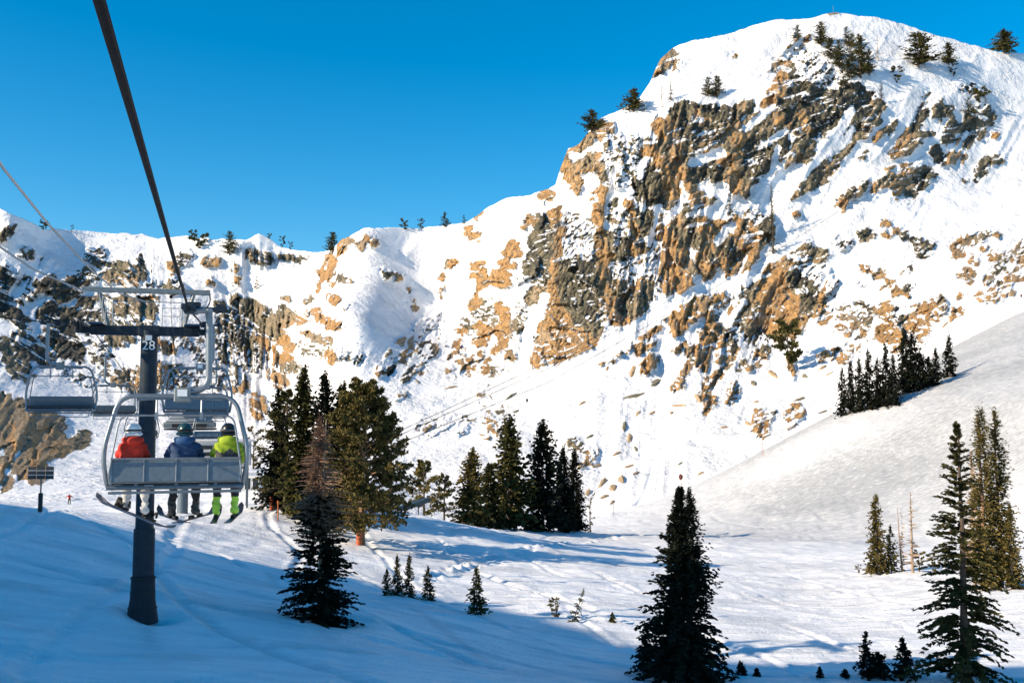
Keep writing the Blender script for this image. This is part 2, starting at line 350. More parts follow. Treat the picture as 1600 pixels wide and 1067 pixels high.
# rock outcrops: x0 y0 x1 y1 half-width kind (o orange, p pale, g grey green, d dark, b broken dark with snow, m broken tan)
ROCKS = """1300 23 1310 23 3 o;1266 42 1262 55 6 o;1258 55 1245 75 8 o;1240 75 1225 90 6 o;1222 105 1215 150 13 o;1236 112 1240 140 7 d;1245 85 1300 130 14 b;1250 160 1330 160 18 d;1260 165 1300 188 16 d
1025 110 1046 90 8 p;1052 98 1055 104 4 o;1148 88 1152 82 3 o;1200 160 1203 172 5 o;1222 165 1235 195 9 d;1210 180 1235 200 7 o;1245 160 1265 200 6 o;1275 190 1290 195 14 d;1118 178 1145 182 9 d;1150 170 1172 170 5 g;1085 175 1100 190 7 o;1090 168 1105 172 5 d;1070 180 1085 230 14 d;1075 230 1078 255 10 g;1035 200 1060 255 10 o;1045 195 1055 215 6 o;1033 225 1043 255 6 g;1115 205 1135 225 14 g;1095 225 1103 240 5 o;1145 190 1160 200 7 p;1142 215 1155 225 10 o;1135 240 1155 260 9 o;1180 190 1205 205 9 g;1175 205 1185 215 7 d;1190 215 1210 205 7 d;1175 230 1195 255 11 d;1200 225 1205 250 6 d;1222 222 1218 240 6 d;1262 215 1245 240 8 g;1240 245 1235 255 6 g;1255 240 1250 255 8 g
1300 160 1330 165 14 b;1355 168 1375 165 8 g;1345 195 1365 185 10 g;1340 215 1350 205 7 g;1305 255 1332 230 8 g;1368 218 1380 205 4 o;1390 205 1398 192 5 g;1345 250 1355 240 3 g;1398 240 1425 205 7 o;1415 235 1432 220 6 g;1440 210 1455 208 6 g;1430 200 1440 190 5 d;1436 188 1448 172 6 d;1445 157 1453 148 4 o;1468 170 1470 178 8 g;1480 178 1486 183 6 g;1510 138 1540 152 6 b;1540 172 1550 180 6 g;1520 170 1545 168 5 b;1512 188 1550 195 5 g;1485 197 1500 202 6 g;1512 200 1535 210 7 g;1478 215 1512 222 8 g;1552 209 1556 210 4 o;1462 240 1472 250 7 d;1485 248 1503 245 7 o;1535 258 1560 250 5 g
1416 268 1420 262 6 o;1432 265 1438 258 7 o;1440 262 1458 273 7 g;1385 268 1395 270 4 o;1364 302 1370 290 4 o;1370 295 1390 278 6 g;1393 295 1405 280 6 o;1408 285 1420 288 8 o;1400 305 1412 295 4 o;1430 285 1443 290 7 g;1418 305 1426 306 6 g;1340 303 1355 288 5 g;1312 325 1320 312 6 o;1325 305 1335 298 4 d;1302 332 1310 325 3 o;1525 270 1540 272 5 g;1535 260 1562 252 5 g;1506 285 1526 283 2 d;1305 378 1325 382 7 b;1380 350 1387 350 5 o;1345 362 1350 360 5 d;1350 370 1365 365 4 g;1395 358 1400 358 4 o;1385 366 1390 372 4 o;1405 365 1415 366 6 g;1430 378 1445 380 6 d;1450 385 1455 382 5 g;1435 392 1447 394 8 g;1498 385 1508 378 8 o;1495 398 1500 395 5 o;1520 378 1545 365 5 g;1560 367 1562 368 4 o;1533 389 1537 389 4 o;1518 405 1522 402 6 o;1550 402 1556 400 6 o;1502 430 1503 430 4 o;1512 425 1518 435 7 o;1555 425 1570 412 7 g;1575 400 1598 372 7 o;1585 390 1598 395 6 o;1590 420 1598 410 5 o;1575 425 1580 430 4 o;1593 430 1610 435 7 o;1545 437 1550 440 6 o;1598 360 1610 350 5 o
1350 420 1362 424 5 o;1370 432 1380 432 5 o;1386 437 1395 440 4 o;1378 450 1390 445 5 o;1338 445 1355 447 5 b;1400 455 1415 460 6 o;1415 450 1422 448 5 d;1408 431 1410 431 4 o;1418 420 1424 428 4 d;1468 480 1472 465 6 g;1502 463 1505 460 4 o;1485 495 1490 485 5 o;1495 488 1503 485 6 o;1535 465 1550 460 8 o;1550 440 1560 450 6 g;1568 458 1580 458 8 o;1555 470 1560 468 3 o;1575 440 1577 438 5 o;1440 490 1455 478 9 o;1445 505 1460 495 6 o;1418 490 1430 485 8 p;1420 510 1430 512 8 p;1380 490 1385 480 8 o;1400 490 1408 495 9 d;1385 520 1402 530 14 o;1405 510 1412 515 5 g;1370 520 1372 512 5 o;1320 490 1350 500 9 p;1355 500 1350 515 7 g;1310 510 1325 518 6 o;1335 508 1350 520 5 o;1338 528 1350 530 5 g;1328 545 1345 546 5 p;1303 557 1320 560 8 p;1440 530 1450 515 5 o;1345 470 1365 488 6 g
1035 400 1045 450 8 p;1055 400 1075 460 8 o;1065 405 1080 420 6 g;1095 405 1105 430 7 o;1130 405 1140 420 8 o;1150 415 1165 420 5 o;1175 420 1180 480 10 g;1195 420 1190 490 14 o;1215 440 1230 500 18 o;1200 500 1215 515 12 o;1250 430 1270 460 18 d;1240 415 1275 430 10 b;1255 480 1262 490 9 g;1250 500 1260 495 7 o;1180 400 1183 420 7 o;1085 470 1120 465 9 o;1075 475 1085 490 9 o;1060 500 1062 515 8 o;1120 480 1140 472 6 m;1095 490 1105 485 6 o;1012 500 1025 495 6 o;1037 493 1039 494 4 d;1000 520 1025 512 6 o;1005 540 1018 535 7 o;1058 545 1065 535 5 o;1110 515 1120 530 12 o;1090 550 1100 570 10 o;1120 550 1135 550 14 o;1135 520 1140 530 7 d;1078 545 1085 560 6 g;1155 495 1160 510 8 g;1145 487 1155 485 4 o;1170 510 1175 530 7 g;1175 540 1185 555 8 o;1190 545 1195 550 5 g;1185 520 1195 525 6 d;1012 575 1018 562 8 o;1025 570 1032 560 4 g;1155 575 1165 565 5 g;1175 575 1185 570 5 o;1233 560 1240 588 4 o;1282 560 1290 555 6 o;1285 450 1280 490 5 o;1300 440 1300 480 8 b;1290 500 1295 490 6 o
1015 270 1025 300 8 d;1005 280 1010 310 7 d;1030 245 1035 270 7 o;1040 275 1048 300 8 o;1045 265 1050 270 4 d;1058 245 1065 270 7 o;1072 270 1080 300 5 o;1080 265 1085 280 5 g;1095 265 1105 260 10 d;1118 275 1125 275 7 d;1140 250 1150 260 10 o;1170 255 1175 290 9 d;1145 280 1155 295 9 o;1160 300 1170 290 6 g;1185 245 1190 265 6 d;1235 262 1255 248 7 g;1240 280 1255 270 3 o;1265 275 1270 270 5 g;1275 290 1288 270 6 g;1260 290 1268 285 5 g;1245 308 1256 305 4 g;1240 334 1243 333 4 o;1285 258 1300 262 6 g;1047 322 1052 325 5 g;1033 345 1035 370 6 o;1045 360 1040 440 10 p;1060 340 1060 380 10 g;1055 370 1065 430 10 o;1070 330 1075 345 6 d;1080 350 1088 380 6 d;1090 315 1100 350 8 o;1098 350 1105 390 8 o;1100 400 1108 425 7 o;1110 390 1112 410 5 d;1108 330 1110 320 5 g;1120 355 1125 365 8 o;1120 390 1128 405 8 o;1150 355 1165 390 10 o;1175 360 1190 395 8 o;1165 355 1180 375 5 d;1135 380 1145 395 8 d;1175 335 1190 345 8 b;1195 350 1200 370 8 d;1240 385 1280 398 7 g;1225 415 1240 412 7 o;1250 425 1275 430 12 b
890 230 940 205 8 p;945 205 955 200 6 p;880 255 895 275 7 p;905 260 920 255 6 p;905 290 915 300 8 p;930 245 935 270 6 p;940 272 944 278 5 g;855 300 862 305 4 p;845 310 848 305 3 p;960 225 990 235 12 b;960 255 975 265 10 b;1005 238 1013 237 7 o;1010 225 1018 218 7 b;1002 285 1008 310 8 d;1020 290 1028 305 8 d;955 290 970 290 7 b;938 300 945 310 7 o;935 325 940 345 6 o;935 350 945 390 7 o;950 320 960 318 5 d;955 340 970 345 9 b;955 375 970 385 11 d;965 360 980 365 8 b;982 320 985 335 5 o;985 340 990 365 6 o;990 385 995 395 5 o;1000 340 1015 345 9 d;1010 355 1015 360 8 d;1003 385 1008 378 8 d;1000 395 1002 398 8 o;825 345 828 342 4 o;838 347 840 346 4 o;850 350 860 370 9 d;840 385 860 395 10 d;870 330 868 345 5 o;872 360 870 400 6 o;890 345 895 365 8 b;905 370 920 355 10 b;890 385 915 390 12 b
793 395 800 390 6 o;780 415 795 415 5 o;840 400 855 395 12 d;835 425 850 430 13 d;820 415 825 420 7 d;835 455 850 460 8 g;828 470 845 465 6 g;871 385 870 400 7 o;866 425 862 465 7 o;875 420 877 455 6 g;860 480 862 550 12 o;850 520 855 555 10 p;880 490 885 550 14 o;900 520 915 530 12 o;890 555 900 550 8 o;890 420 920 425 13 d;890 450 925 450 14 d;895 480 925 475 14 d;900 495 915 490 10 d;935 470 938 490 8 g;920 505 930 515 8 g;936 505 937 515 4 g;930 385 937 400 7 o;945 390 955 400 6 o;940 410 948 430 8 o;948 440 955 490 9 o;965 450 972 480 8 g;960 490 975 500 7 o;960 390 970 400 9 d;965 420 985 425 10 b;985 460 982 490 5 g;998 445 1003 440 6 o;1000 470 998 490 8 g;1015 440 1010 460 8 g;1020 410 1022 440 8 b;835 515 837 520 5 o;838 550 840 570 6 o;905 565 907 568 4 o;938 565 945 555 5 o;955 562 960 555 4 o;965 550 985 540 5 m;995 545 1012 540 7 o;1003 535 1010 520 7 o
563 383 566 383 3 g;570 373 585 380 4 o;733 356 735 355 4 o;735 370 742 370 7 p;746 339 750 337 3 p;703 414 712 408 4 o;696 417 700 412 2 d;598 427 620 428 4 g;620 435 628 438 4 o;635 452 643 454 2 o;690 432 690 437 3 o;690 450 689 467 3 o;648 470 649 482 3 o;748 420 752 440 10 o;742 455 740 462 4 o;800 385 803 395 8 o;782 414 797 415 5 o;775 435 790 440 9 o;822 352 828 343 5 o;830 440 850 430 12 b;735 480 745 475 7 o;755 475 765 480 7 b;765 500 745 495 10 b;778 480 790 520 9 o;750 510 760 515 8 o;720 505 730 515 7 d;660 510 675 505 8 b;690 495 700 510 8 b;815 480 820 510 8 b;830 465 850 460 8 g;840 515 855 510 5 o
785 490 783 540 9 o;795 550 800 555 8 o;770 550 780 545 6 o;750 500 755 520 8 o;745 535 755 530 6 o;720 510 722 520 6 o;730 510 735 515 6 d;810 510 825 515 9 g;805 535 820 545 8 b;645 535 648 545 6 o;665 520 680 515 10 b;665 550 675 540 11 d;690 520 695 530 6 d;685 537 690 535 5 o;625 565 635 555 8 o;625 535 627 533 4 o;605 553 606 552 3 o;595 575 608 560 5 b;592 575 592 585 4 o;600 575 610 580 6 d;635 590 645 575 6 g;655 575 658 580 5 o;625 618 632 618 4 o;715 540 720 545 5 o;705 560 710 555 6 o;715 565 725 562 4 o;705 578 700 580 4 o;702 590 705 590 4 o;745 555 730 580 6 o;757 580 760 570 7 o;750 610 760 600 8 p;748 622 756 620 7 p;765 590 775 580 6 g;790 580 787 585 3 o;762 645 768 655 8 o;780 645 790 638 6 g;740 653 745 650 3 o;660 670 680 665 8 p;690 660 720 665 10 b;720 660 730 655 4 g;757 675 760 680 6 o;770 670 775 675 5 o
540 375 530 390 6 p;545 375 560 382 4 g;575 377 585 380 4 g;516 405 518 412 7 o;505 430 515 430 8 o;500 445 498 455 3 o;518 445 521 446 4 o;528 435 545 440 5 g;515 470 525 470 5 o;530 475 540 478 4 b;498 490 510 500 6 o;515 505 530 510 6 o;465 500 490 490 6 m;480 472 488 468 4 g;482 522 515 535 6 g;440 530 450 540 8 p;436 560 444 562 8 p;475 545 500 545 9 b;510 555 520 560 7 o;530 555 560 560 8 b;393 400 410 405 6 g;420 400 425 405 5 g;440 400 475 405 4 g;365 470 375 475 7 g;385 480 400 490 10 g;405 495 430 515 12 g;430 505 450 495 8 g;380 510 400 540 10 b;370 540 400 555 10 b;405 530 422 545 5 o;445 466 450 468 4 g;440 482 445 484 3 d
0 372 20 358 4 d;40 395 60 410 4 b;5 425 20 435 7 d;25 440 45 435 8 d;65 445 80 445 9 d;85 455 120 445 9 d;100 460 125 450 8 d;40 455 45 458 6 d;-5 465 15 480 12 d;140 405 155 398 5 b;145 420 165 415 7 b;125 430 150 430 6 b;175 428 190 420 6 g;200 425 225 422 7 g;195 436 205 440 6 o;222 406 230 410 5 d;265 418 275 420 5 o;280 410 295 400 6 b;30 500 40 505 8 d;70 490 75 485 7 d;90 510 115 500 14 d;85 530 110 540 16 d;130 470 140 475 7 d;150 470 165 465 7 g;140 490 160 500 12 b;190 480 225 485 14 g;195 505 225 505 10 b;240 445 275 447 8 b;240 463 245 465 4 o
5 540 30 575 10 g;25 555 45 590 7 g;30 530 60 545 8 d;45 545 70 560 8 d;135 520 150 540 12 b;150 555 165 575 8 b;100 570 140 590 9 b;175 530 200 530 6 g;190 590 215 600 10 p;250 540 265 545 5 o;255 580 265 590 8 m;5 640 40 652 16 p;30 662 80 672 18 p;80 665 100 665 8 b;0 682 60 690 16 p;120 672 135 673 5 g;150 670 160 671 3 g;50 705 105 696 11 p;110 690 130 692 6 g;10 720 20 715 8 p;35 725 55 735 14 p;0 745 5 755 8 p
285 530 310 540 10 m;300 545 320 560 8 b;345 530 380 550 14 b;360 560 400 565 12 b;355 500 380 500 10 b;340 480 350 485 6 g;205 590 240 600 10 m;270 590 300 600 12 b;330 590 370 590 12 b;370 605 380 600 6 o;400 625 405 640 8 o;440 570 460 575 8 b;430 590 440 595 7 p;325 410 345 405 4 o;362 415 364 416 4 o;368 437 369 438 4 o;330 440 332 441 3 o
1185 655 1190 670 12 o;1205 650 1212 645 5 g;1235 645 1245 640 9 o;1235 655 1236 660 6 o;1095 620 1110 600 6 o;1100 640 1110 625 6 o;1055 605 1075 572 5 o;1110 595 1125 585 7 o;1125 580 1145 560 4 g;1142 625 1148 605 6 o;910 715 920 710 11 p;890 695 905 692 6 g;-60 420 -20 440 14 b;-120 500 -40 560 30 b;-200 420 -140 520 40 b;-260 600 -200 640 30 b;1640 300 1660 320 14 g;1640 420 1680 440 16 o;1720 300 1760 340 20 g;1750 220 1790 240 14 o"""
rk = []
KH = {'o': 0.08, 'p': 0.42, 'g': 0.92, 'd': 1.5, 'b': 1.4, 'm': 0.55}
KS = {'o': 1.0, 'p': 0.95, 'g': 0.98, 'd': 0.97, 'b': 0.82, 'm': 0.85}       # how much snow may lie on it
for s in ROCKS.replace("\n", ";").split(";"):
    v = s.split(); rk.append([float(a) for a in v[:5]]+[KH[v[5]], KS[v[5]]])

# clean snow gullies and bands between the buttresses: x0 y0 x1 y1 half-width
SNOWS = [[float(v) for v in s.split()] for s in "1083 255 1128 238 8;1185 302 1250 270 14;1113 332 1152 316 12;1122 378 1142 352 7;1300 335 1200 398 14;1200 400 1168 438 9;1165 435 1085 455 9;1080 458 1040 482 8;1040 482 950 545 12;950 545 850 602 14;852 466 838 500 8;832 505 812 575 10;925 280 905 322 9;955 306 985 300 7;1062 322 1040 346 5;1028 335 1014 385 3;1165 202 1208 168 6;1226 206 1205 216 4;1214 232 1200 292 5;1330 178 1290 232 8;1290 232 1262 264 6;1345 225 1290 302 7;1290 302 1215 330 9;1050 470 1030 500 5;1140 500 1165 470 5;1100 500 1050 540 5;740 440 715 500 6;700 470 690 560 6;820 450 800 470 7;1010 250 1000 275 5;1000 500 985 520 6;1270 500 1262 530 6;1290 430 1284 445 4".split(";")]
def build_mountain():
    px = np.concatenate([np.arange(-320, -12, 8.0), np.arange(-12, 1614, 1.75), np.arange(1616, 1930, 8.0)])
    NR = 405
    ridge = np.interp(px, rg[:, 0], rg[:, 1]) + (fbm(px/14, px*0+3.3, 5, 4)-0.5)*5
    base = np.interp(px, BASE[:, 0], BASE[:, 1])
    tt = np.linspace(0, 1, NR)**1.0
    PX = np.broadcast_to(px, (NR, len(px))).copy(); PY = ridge[None]*(1-tt[:, None]) + base[None]*tt[:, None]
    D = np.exp(tps_eval(DX, DW, np.stack([PX.ravel(), PY.ravel()], -1)/500.0).reshape(PX.shape))
    # ragged outlines
    wx = (fbm(PX/26, PY/26, 101, 4)-0.5)*26; wy = (fbm(PX/26, PY/26, 151, 4)-0.5)*26
    QX = PX+wx*0.62; QY = PY+wy*0.62
    lean = 0.55 - 0.45*np.exp(-((PX-930)/130)**2) + 0.1*np.exp(-((PX-1250)/120)**2) - 0.75*np.exp(-((PX-330)/120)**2)
    a = PX + lean*PY; b = PY
    f1, e1, c1x, c1y = facets(a/30+0.5*fbm(PX/20, PY/20, 7, 2), b/46+0.5*fbm(PX/20, PY/20, 8, 2), 301, 0.95, 0.35)
    wz = fbm(PX/60, PY/60, 9, 2)-0.5
    f2, e2, c2x, c2y = facets(a/12+1.6*wz, b/15+1.6*(fbm(PX/60, PY/60, 19, 2)-0.5), 311, 0.9, 0.4)
    f3, e3, c3x, c3y = facets((PX+0.3*PY)/4.6, PY/6.0, 321, 0.9, 0.45)
    # outcrops break along their own facets: snap the outline towards the cell centres
    by = c2y-1.6*(fbm(PX/60, PY/60, 19, 2)-0.5); SX = (c2x-1.6*wz)*12 - lean*(by*15); SY = by*15; TX = c3x*4.6-0.3*c3y*6.0; TY = c3y*6.0
    QX = PX*0.42 + SX*0.36 + TX*0.22 + wx*0.4; QY = PY*0.42 + SY*0.36 + TY*0.22 + wy*0.4
    R = np.full(PX.shape, -3.0); HUE = np.full(PX.shape, 0.8); SN = np.full(PX.shape, 1.0); W = np.zeros(PX.shape); BEST = np.full(PX.shape, -9.0)
    for x0, y0, x1, y1, w, hu, ks in rk:
        if 825 < x0 < 1290 and 150 < y0 < 530: w = w*1.27+0.8
        elif x0 < 440: w = w*1.2+1
        mrg = w*4+30
        c0 = np.searchsorted(px, min(x0, x1)-mrg); c1 = np.searchsorted(px, max(x0, x1)+mrg)
        if c1 <= c0: continue
        qx = QX[:, c0:c1]; qy = QY[:, c0:c1]
        ex, ey = x1-x0, y1-y0; L = ex*ex+ey*ey+1e-6
        t = np.clip(((qx-x0)*ex+(qy-y0)*ey)/L, 0, 1)
        d = np.hypot(qx-x0-t*ex, qy-y0-t*ey)
        f = (w*1.3+1.0-d)/8.0                                    # in units of 8 px
        sc = (w-d)/w
        up = sc > BEST[:, c0:c1]
        BEST[:, c0:c1] = np.where(up, sc, BEST[:, c0:c1])
        HUE[:, c0:c1] = np.where(up, hu, HUE[:, c0:c1]); SN[:, c0:c1] = np.where(up, ks, SN[:, c0:c1])
        R[:, c0:c1] = np.maximum(R[:, c0:c1], f)
        W[:, c0:c1] = np.maximum(W[:, c0:c1], np.clip(1-(d-w)/(w*1.5+16), 0, 1)*np.clip(w/9, 0.3, 1))
    SN = SN + 0.11*sstep(520, 440, PX)
    for x0, y0, x1, y1, w in SNOWS:
        c0 = np.searchsorted(px, min(x0, x1)-w-20); c1 = np.searchsorted(px, max(x0, x1)+w+20)
        qx = QX[:, c0:c1]*0.6+PX[:, c0:c1]*0.4; qy = QY[:, c0:c1]*0.6+PY[:, c0:c1]*0.4; ex, ey = x1-x0, y1-y0
        t = np.clip(((qx-x0)*ex+(qy-y0)*ey)/(ex*ex+ey*ey), 0, 1); d = np.hypot(qx-x0-t*ex, qy-y0-t*ey)
        R[:, c0:c1] = np.minimum(R[:, c0:c1], (d-w)/5.0)
    HUE = HUE + (fbm(PX/17, PY/23, 541, 3)-0.5)*1.1
    m2 = D/F                                                  # metres per pixel
    rib = ridged(a/64+0.4*fbm(PX/90, PY/90, 201, 2), b/330, 211, 3)
    rib2 = ridged(a/23, b/110, 221, 3)
    # drifts fill the gullies between the ribs
    R = R - 1.5*sstep(0.50, 0.34, rib2*0.55+rib*0.45)*sstep(0.3, 0.6, fbm(PX/70, PY/70, 231, 2)+0.12)
    rockness = sstep(-0.5, 0.62, R + (fbm(PX/5, PY/5, 551, 3)-0.5)*0.9)
    disp = (rib-0.6)*26*W + (rib2-0.6)*9*W*(0.3+0.7*rockness)        # in pixels, made metres below
    disp = disp + rockness*(f1*20 + f2*7.5 + f3*4.2 + 4.0)
    # smooth snow: wind rolls, runnels and small sloughs
    soft = 1-rockness
    disp = disp + soft*(ridged(a/38+0.6*wz, b/240, 431, 2)-0.6)*sstep(0.42, 0.62, fbm(PX/150, PY/110, 441, 2))*13*sstep(860, 700, PY+0.25*(PX-900)) 
    disp = disp + soft*((fbm(a/120, b/160, 401, 3)-0.5)*26 + (fbm(a/16, b/60, 411, 3)-0.5)*2.6*(0.03+W)*(1-0.7*sstep(520, 600, PY-0.25*(1050-PX))) + (fbm(PX/9, PY/9, 421, 3)-0.5)*0.5)
    edge = sstep(0, 0.05, tt)[:, None]
    D2 = D - disp*m2*(0.25+0.75*edge)
    P = at(PX, PY, D2)
    # surface normal
    du = np.gradient(P, axis=1); dv = np.gradient(P, axis=0)
    N = np.cross(du, dv); N /= np.linalg.norm(N, axis=-1, keepdims=True)+1e-9
    N = np.where((N[..., 1:2] > 0) & (N[..., 2:3] < 0), -N, N)
    N = np.where((N[..., 2] < 0)[..., None], -N, N) if np.mean(N[..., 2]) < 0 else N
    nz = N[..., 2]
    HUE = np.clip(HUE + np.clip(N[..., 0]*1.5+0.20, -0.7, 0.5)*np.where(HUE > 1.3, 0.9, 0.6), 0.0, 2.0)     # light and shade put into the colour: sunward facets orange, others greyer
    pat = fbm(PX/7, PY/7, 501, 4)
    lie = sstep(0.69, 0.87, nz + (pat-0.5)*0.55 - (SN-0.9)*1.6)      # snow caught on ledges
    dust = np.where(SN < 0.9, sstep(0.45, 0.62, fbm(PX/5.5, PY/3.2, 521, 3))*0.75, 0)
    sl = np.where(PX < 480, -0.5, 0.32); bed = fbm((PY+sl*PX+10*wz)/4.2, (PX-sl*PY)/34, 561, 3); streak = sstep(0.56, 0.66, bed)*sstep(0.35, 0.62, fbm(PX/34, PY/34, 571, 2))*0.62
    dust = np.maximum(dust, streak)*(1-0.85*sstep(230, 150, PX)*sstep(600, 625, PY)); lie = lie*(1-0.6*sstep(230, 150, PX)*sstep(600, 625, PY))
    rock = rockness*(1-np.clip(lie, 0, 1)*0.95)*(1-dust)
    rock = np.clip(0.5+(rock-0.5)*1.0, 0, 1)
    # far side of the ridge, then the foot sunk below the snow in front
    back = []
    for k, (dy, dz) in enumerate([(6, -1.5), (25, -10), (70, -40), (160, -120)]):
        q = P[0].copy(); q[:, 1] += dy; q[:, 0] *= (q[:, 1]/P[0][:, 1]); q[:, 2] += dz; back.append(q)
    foot = P[-1].copy(); foot[:, 2] -= 25
    V = np.concatenate([np.stack(back[::-1]), P, foot[None]], 0)
    ext = lambda A, v: np.concatenate([np.full((4, len(px)), v), A, np.full((1, len(px)), v)], 0)
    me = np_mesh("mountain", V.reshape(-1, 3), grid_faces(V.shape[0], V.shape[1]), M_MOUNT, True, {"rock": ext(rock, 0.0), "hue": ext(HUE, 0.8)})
    o = link(bpy.data.objects.new("mountain", me)); tag(o, "snowy mountain with orange and grey cliffs under a blue sky", kind="structure")
    return o, px, ridge, base, P, N
mountain, M_px, M_ridge, M_base, M_P, M_N = build_mountain()
def mount_at(px, py):
    c = int(np.clip(np.searchsorted(M_px, px), 0, len(M_px)-1)); t = (py-M_ridge[c])/(M_base[c]-M_ridge[c])
    r = int(np.clip(round(t*(M_P.shape[0]-1)), 0, M_P.shape[0]-1))
    return M_P[r, c].copy(), M_N[r, c].copy()
# ------------------------------------------------------------------ mesh builder
class MB:
    def __init__(s): s.v = []; s.q = []; s.t = []; s.n = 0
    def add(s, V, q=None, t=None):
        V = np.asarray(V, float)
        if q is not None and len(q): s.q.append(np.asarray(q, int)+s.n)
        if t is not None and len(t): s.t.append(np.asarray(t, int)+s.n)
        s.v.append(V); s.n += len(V); return s
    def box(s, c, size, rot=None, taper=None, bev=0.0):
        hx, hy, hz = [k/2 for k in size]
        b = min(bev, hx*0.45, hy*0.45, hz*0.45)
        if b > 0:
            pts = []
            for z, inz in ((-hz, 1), (-hz+b, 0), (hz-b, 0), (hz, 1)):
                i = b if inz else 0
                X, Y = hx-i, hy-i
                for (x, y) in ((-X+b, -Y), (X-b, -Y), (X, -Y+b), (X, Y-b), (X-b, Y), (-X+b, Y), (-X, Y-b), (-X, -Y+b)): pts.append((x, y, z))
            V = np.array(pts); q = []
            for k in range(3):
                for j in range(8): q.append((k*8+j, k*8+(j+1) % 8, (k+1)*8+(j+1) % 8, (k+1)*8+j))
            t = []
            for j in range(1, 7): t.append((0, j+1, j)); t.append((24, 24+j, 24+j+1))
        else:
            V = np.array([(x*hx, y*hy, z*hz) for z in (-1, 1) for y in (-1, 1) for x in (-1, 1)])
            q = [(0, 2, 3, 1), (4, 5, 7, 6), (0, 1, 5, 4), (1, 3, 7, 5), (3, 2, 6, 7), (2, 0, 4, 6)]; t = None
        if taper:  V[:, :2] *= np.where(V[:, 2:] > 0, taper, 1.0)
        if rot is not None: V = V@np.array(rot.to_3x3()).T
        return s.add(V+np.asarray(c, float), q, t)
    def tube(s, pts, r, seg=8, cap=True):
        P = np.asarray(pts, float); n = len(P); r = np.broadcast_to(np.asarray(r, float), (n,))
        T = np.gradient(P, axis=0); T /= np.linalg.norm(T, axis=1, keepdims=True)+1e-12
        up = np.array([0, 0, 1.0]) if abs(T[0, 2]) < 0.9 else np.array([1.0, 0, 0])
        A = np.cross(up, T[0]); A /= np.linalg.norm(A); V = []
        for i in range(n):
            A = A-T[i]*(A@T[i]); A /= np.linalg.norm(A)+1e-12; B = np.cross(T[i], A)
            ang = np.arange(seg)*2*math.pi/seg
            V.append(P[i]+r[i]*(np.cos(ang)[:, None]*A+np.sin(ang)[:, None]*B))
        V = np.concatenate(V); q = []
        for i in range(n-1):
            for j in range(seg): q.append((i*seg+j, i*seg+(j+1) % seg, (i+1)*seg+(j+1) % seg, (i+1)*seg+j))
        t = []
        if cap:
            for j in range(1, seg-1): t.append((0, j+1, j)); o = (n-1)*seg; t.append((o, o+j, o+j+1))
        return s.add(V, q, t)
    def lathe(s, prof, c=(0, 0, 0), seg=16, axis='z'):
        prof = np.asarray(prof, float); n = len(prof); ang = np.arange(seg)*2*math.pi/seg
        V = np.concatenate([np.stack([r*np.cos(ang), r*np.sin(ang), np.full(seg, z)], -1) for r, z in prof])
        if axis == 'x': V = V[:, [2, 0, 1]]
        if axis == 'y': V = V[:, [1, 2, 0]]
        q = []
        for i in range(n-1):
            for j in range(seg): q.append((i*seg+j, i*seg+(j+1) % seg, (i+1)*seg+(j+1) % seg, (i+1)*seg+j))
        t = []
        for j in range(1, seg-1): t.append((0, j+1, j)); o = (n-1)*seg; t.append((o, o+j, o+j+1))
        return s.add(V+np.asarray(c, float), q, t)
    def ball(s, c, r, seg=14, rings=9):
        r = np.broadcast_to(np.asarray(r, float), (3,)); th = np.linspace(0, math.pi, rings+1)
        prof = [(max(1e-4, math.sin(a)), -math.cos(a)) for a in th]
        k = s.n; s.lathe(prof, (0, 0, 0), seg); s.v[-1] = s.v[-1]*r+np.asarray(c, float); return s
    def build(s, name, mat, parent=None, smooth=True, data_only=False):
        V = np.concatenate(s.v); f = []
        if s.q: f.append(np.concatenate(s.q))
        if s.t: f.append(np.concatenate(s.t))
        me = np_mesh(name, V, f, mat, smooth)
        if smooth:
            try: me.set_sharp_from_angle(angle=math.radians(38))
            except Exception: pass
        if data_only: return me
        return link(bpy.data.objects.new(name, me), parent)
def fillet(pts, r, n=6):
    P = [np.asarray(p, float) for p in pts]; out = [P[0]]
    for a, b, c in zip(P[:-2], P[1:-1], P[2:]):
        u = a-b; v = c-b; k = min(r, np.linalg.norm(u)*0.48, np.linalg.norm(v)*0.48)
        p0 = b+u/np.linalg.norm(u)*k; p1 = b+v/np.linalg.norm(v)*k
        for t in np.linspace(0, 1, n): out.append((1-t)**2*p0+2*t*(1-t)*b+t*t*p1)
    out.append(P[-1]); return np.array(out)
def empty(name, loc, rz=0.0):
    o = bpy.data.objects.new(name, None); o.empty_display_size = 0.2; COL.objects.link(o)
    o.location = Vector([float(k) for k in loc]); o.rotation_euler = (0, 0, rz); return o
def copy_tree(o, parent=None):
    c = o.copy(); COL.objects.link(c); c.parent = parent
    for ch in list(o.children): copy_tree(ch, c)
    return c

# ------------------------------------------------------------------ chairlift
LU = np.array([-0.274, 0.962, 0.0]); LU /= np.linalg.norm(LU); LR = np.array([LU[1], -LU[0], 0.0]); LROT = math.atan2(-LU[0], LU[1])
RR = np.array([[-12, 0.9], [0, 1.08], [2.86, 1.19], [16.5, 1.74], [33.5, 3.0], [39.5, 3.62], [41, 3.62], [50.5, 2.85], [67, 1.45], [84, -0.1], [95, -1.1]], float)
def rope_pt(y, side='r'):
    z = np.interp(y, RR[:, 0], RR[:, 1]); x = np.interp(y, [-12, 2.86, 16.5, 33.5, 40, 95], [3.23, -1.185, -5.24, -10.15, -12.0, -27.4])
    if side == 'l': x = x-4.72
    return np.stack([x, y+0*x, z+(0.05 if side == 'l' else 0)+0*x], -1)
galv = plain("galvanised_steel", (0.20, 0.235, 0.265), 0.42, 0.6, 0.18, 9.0)
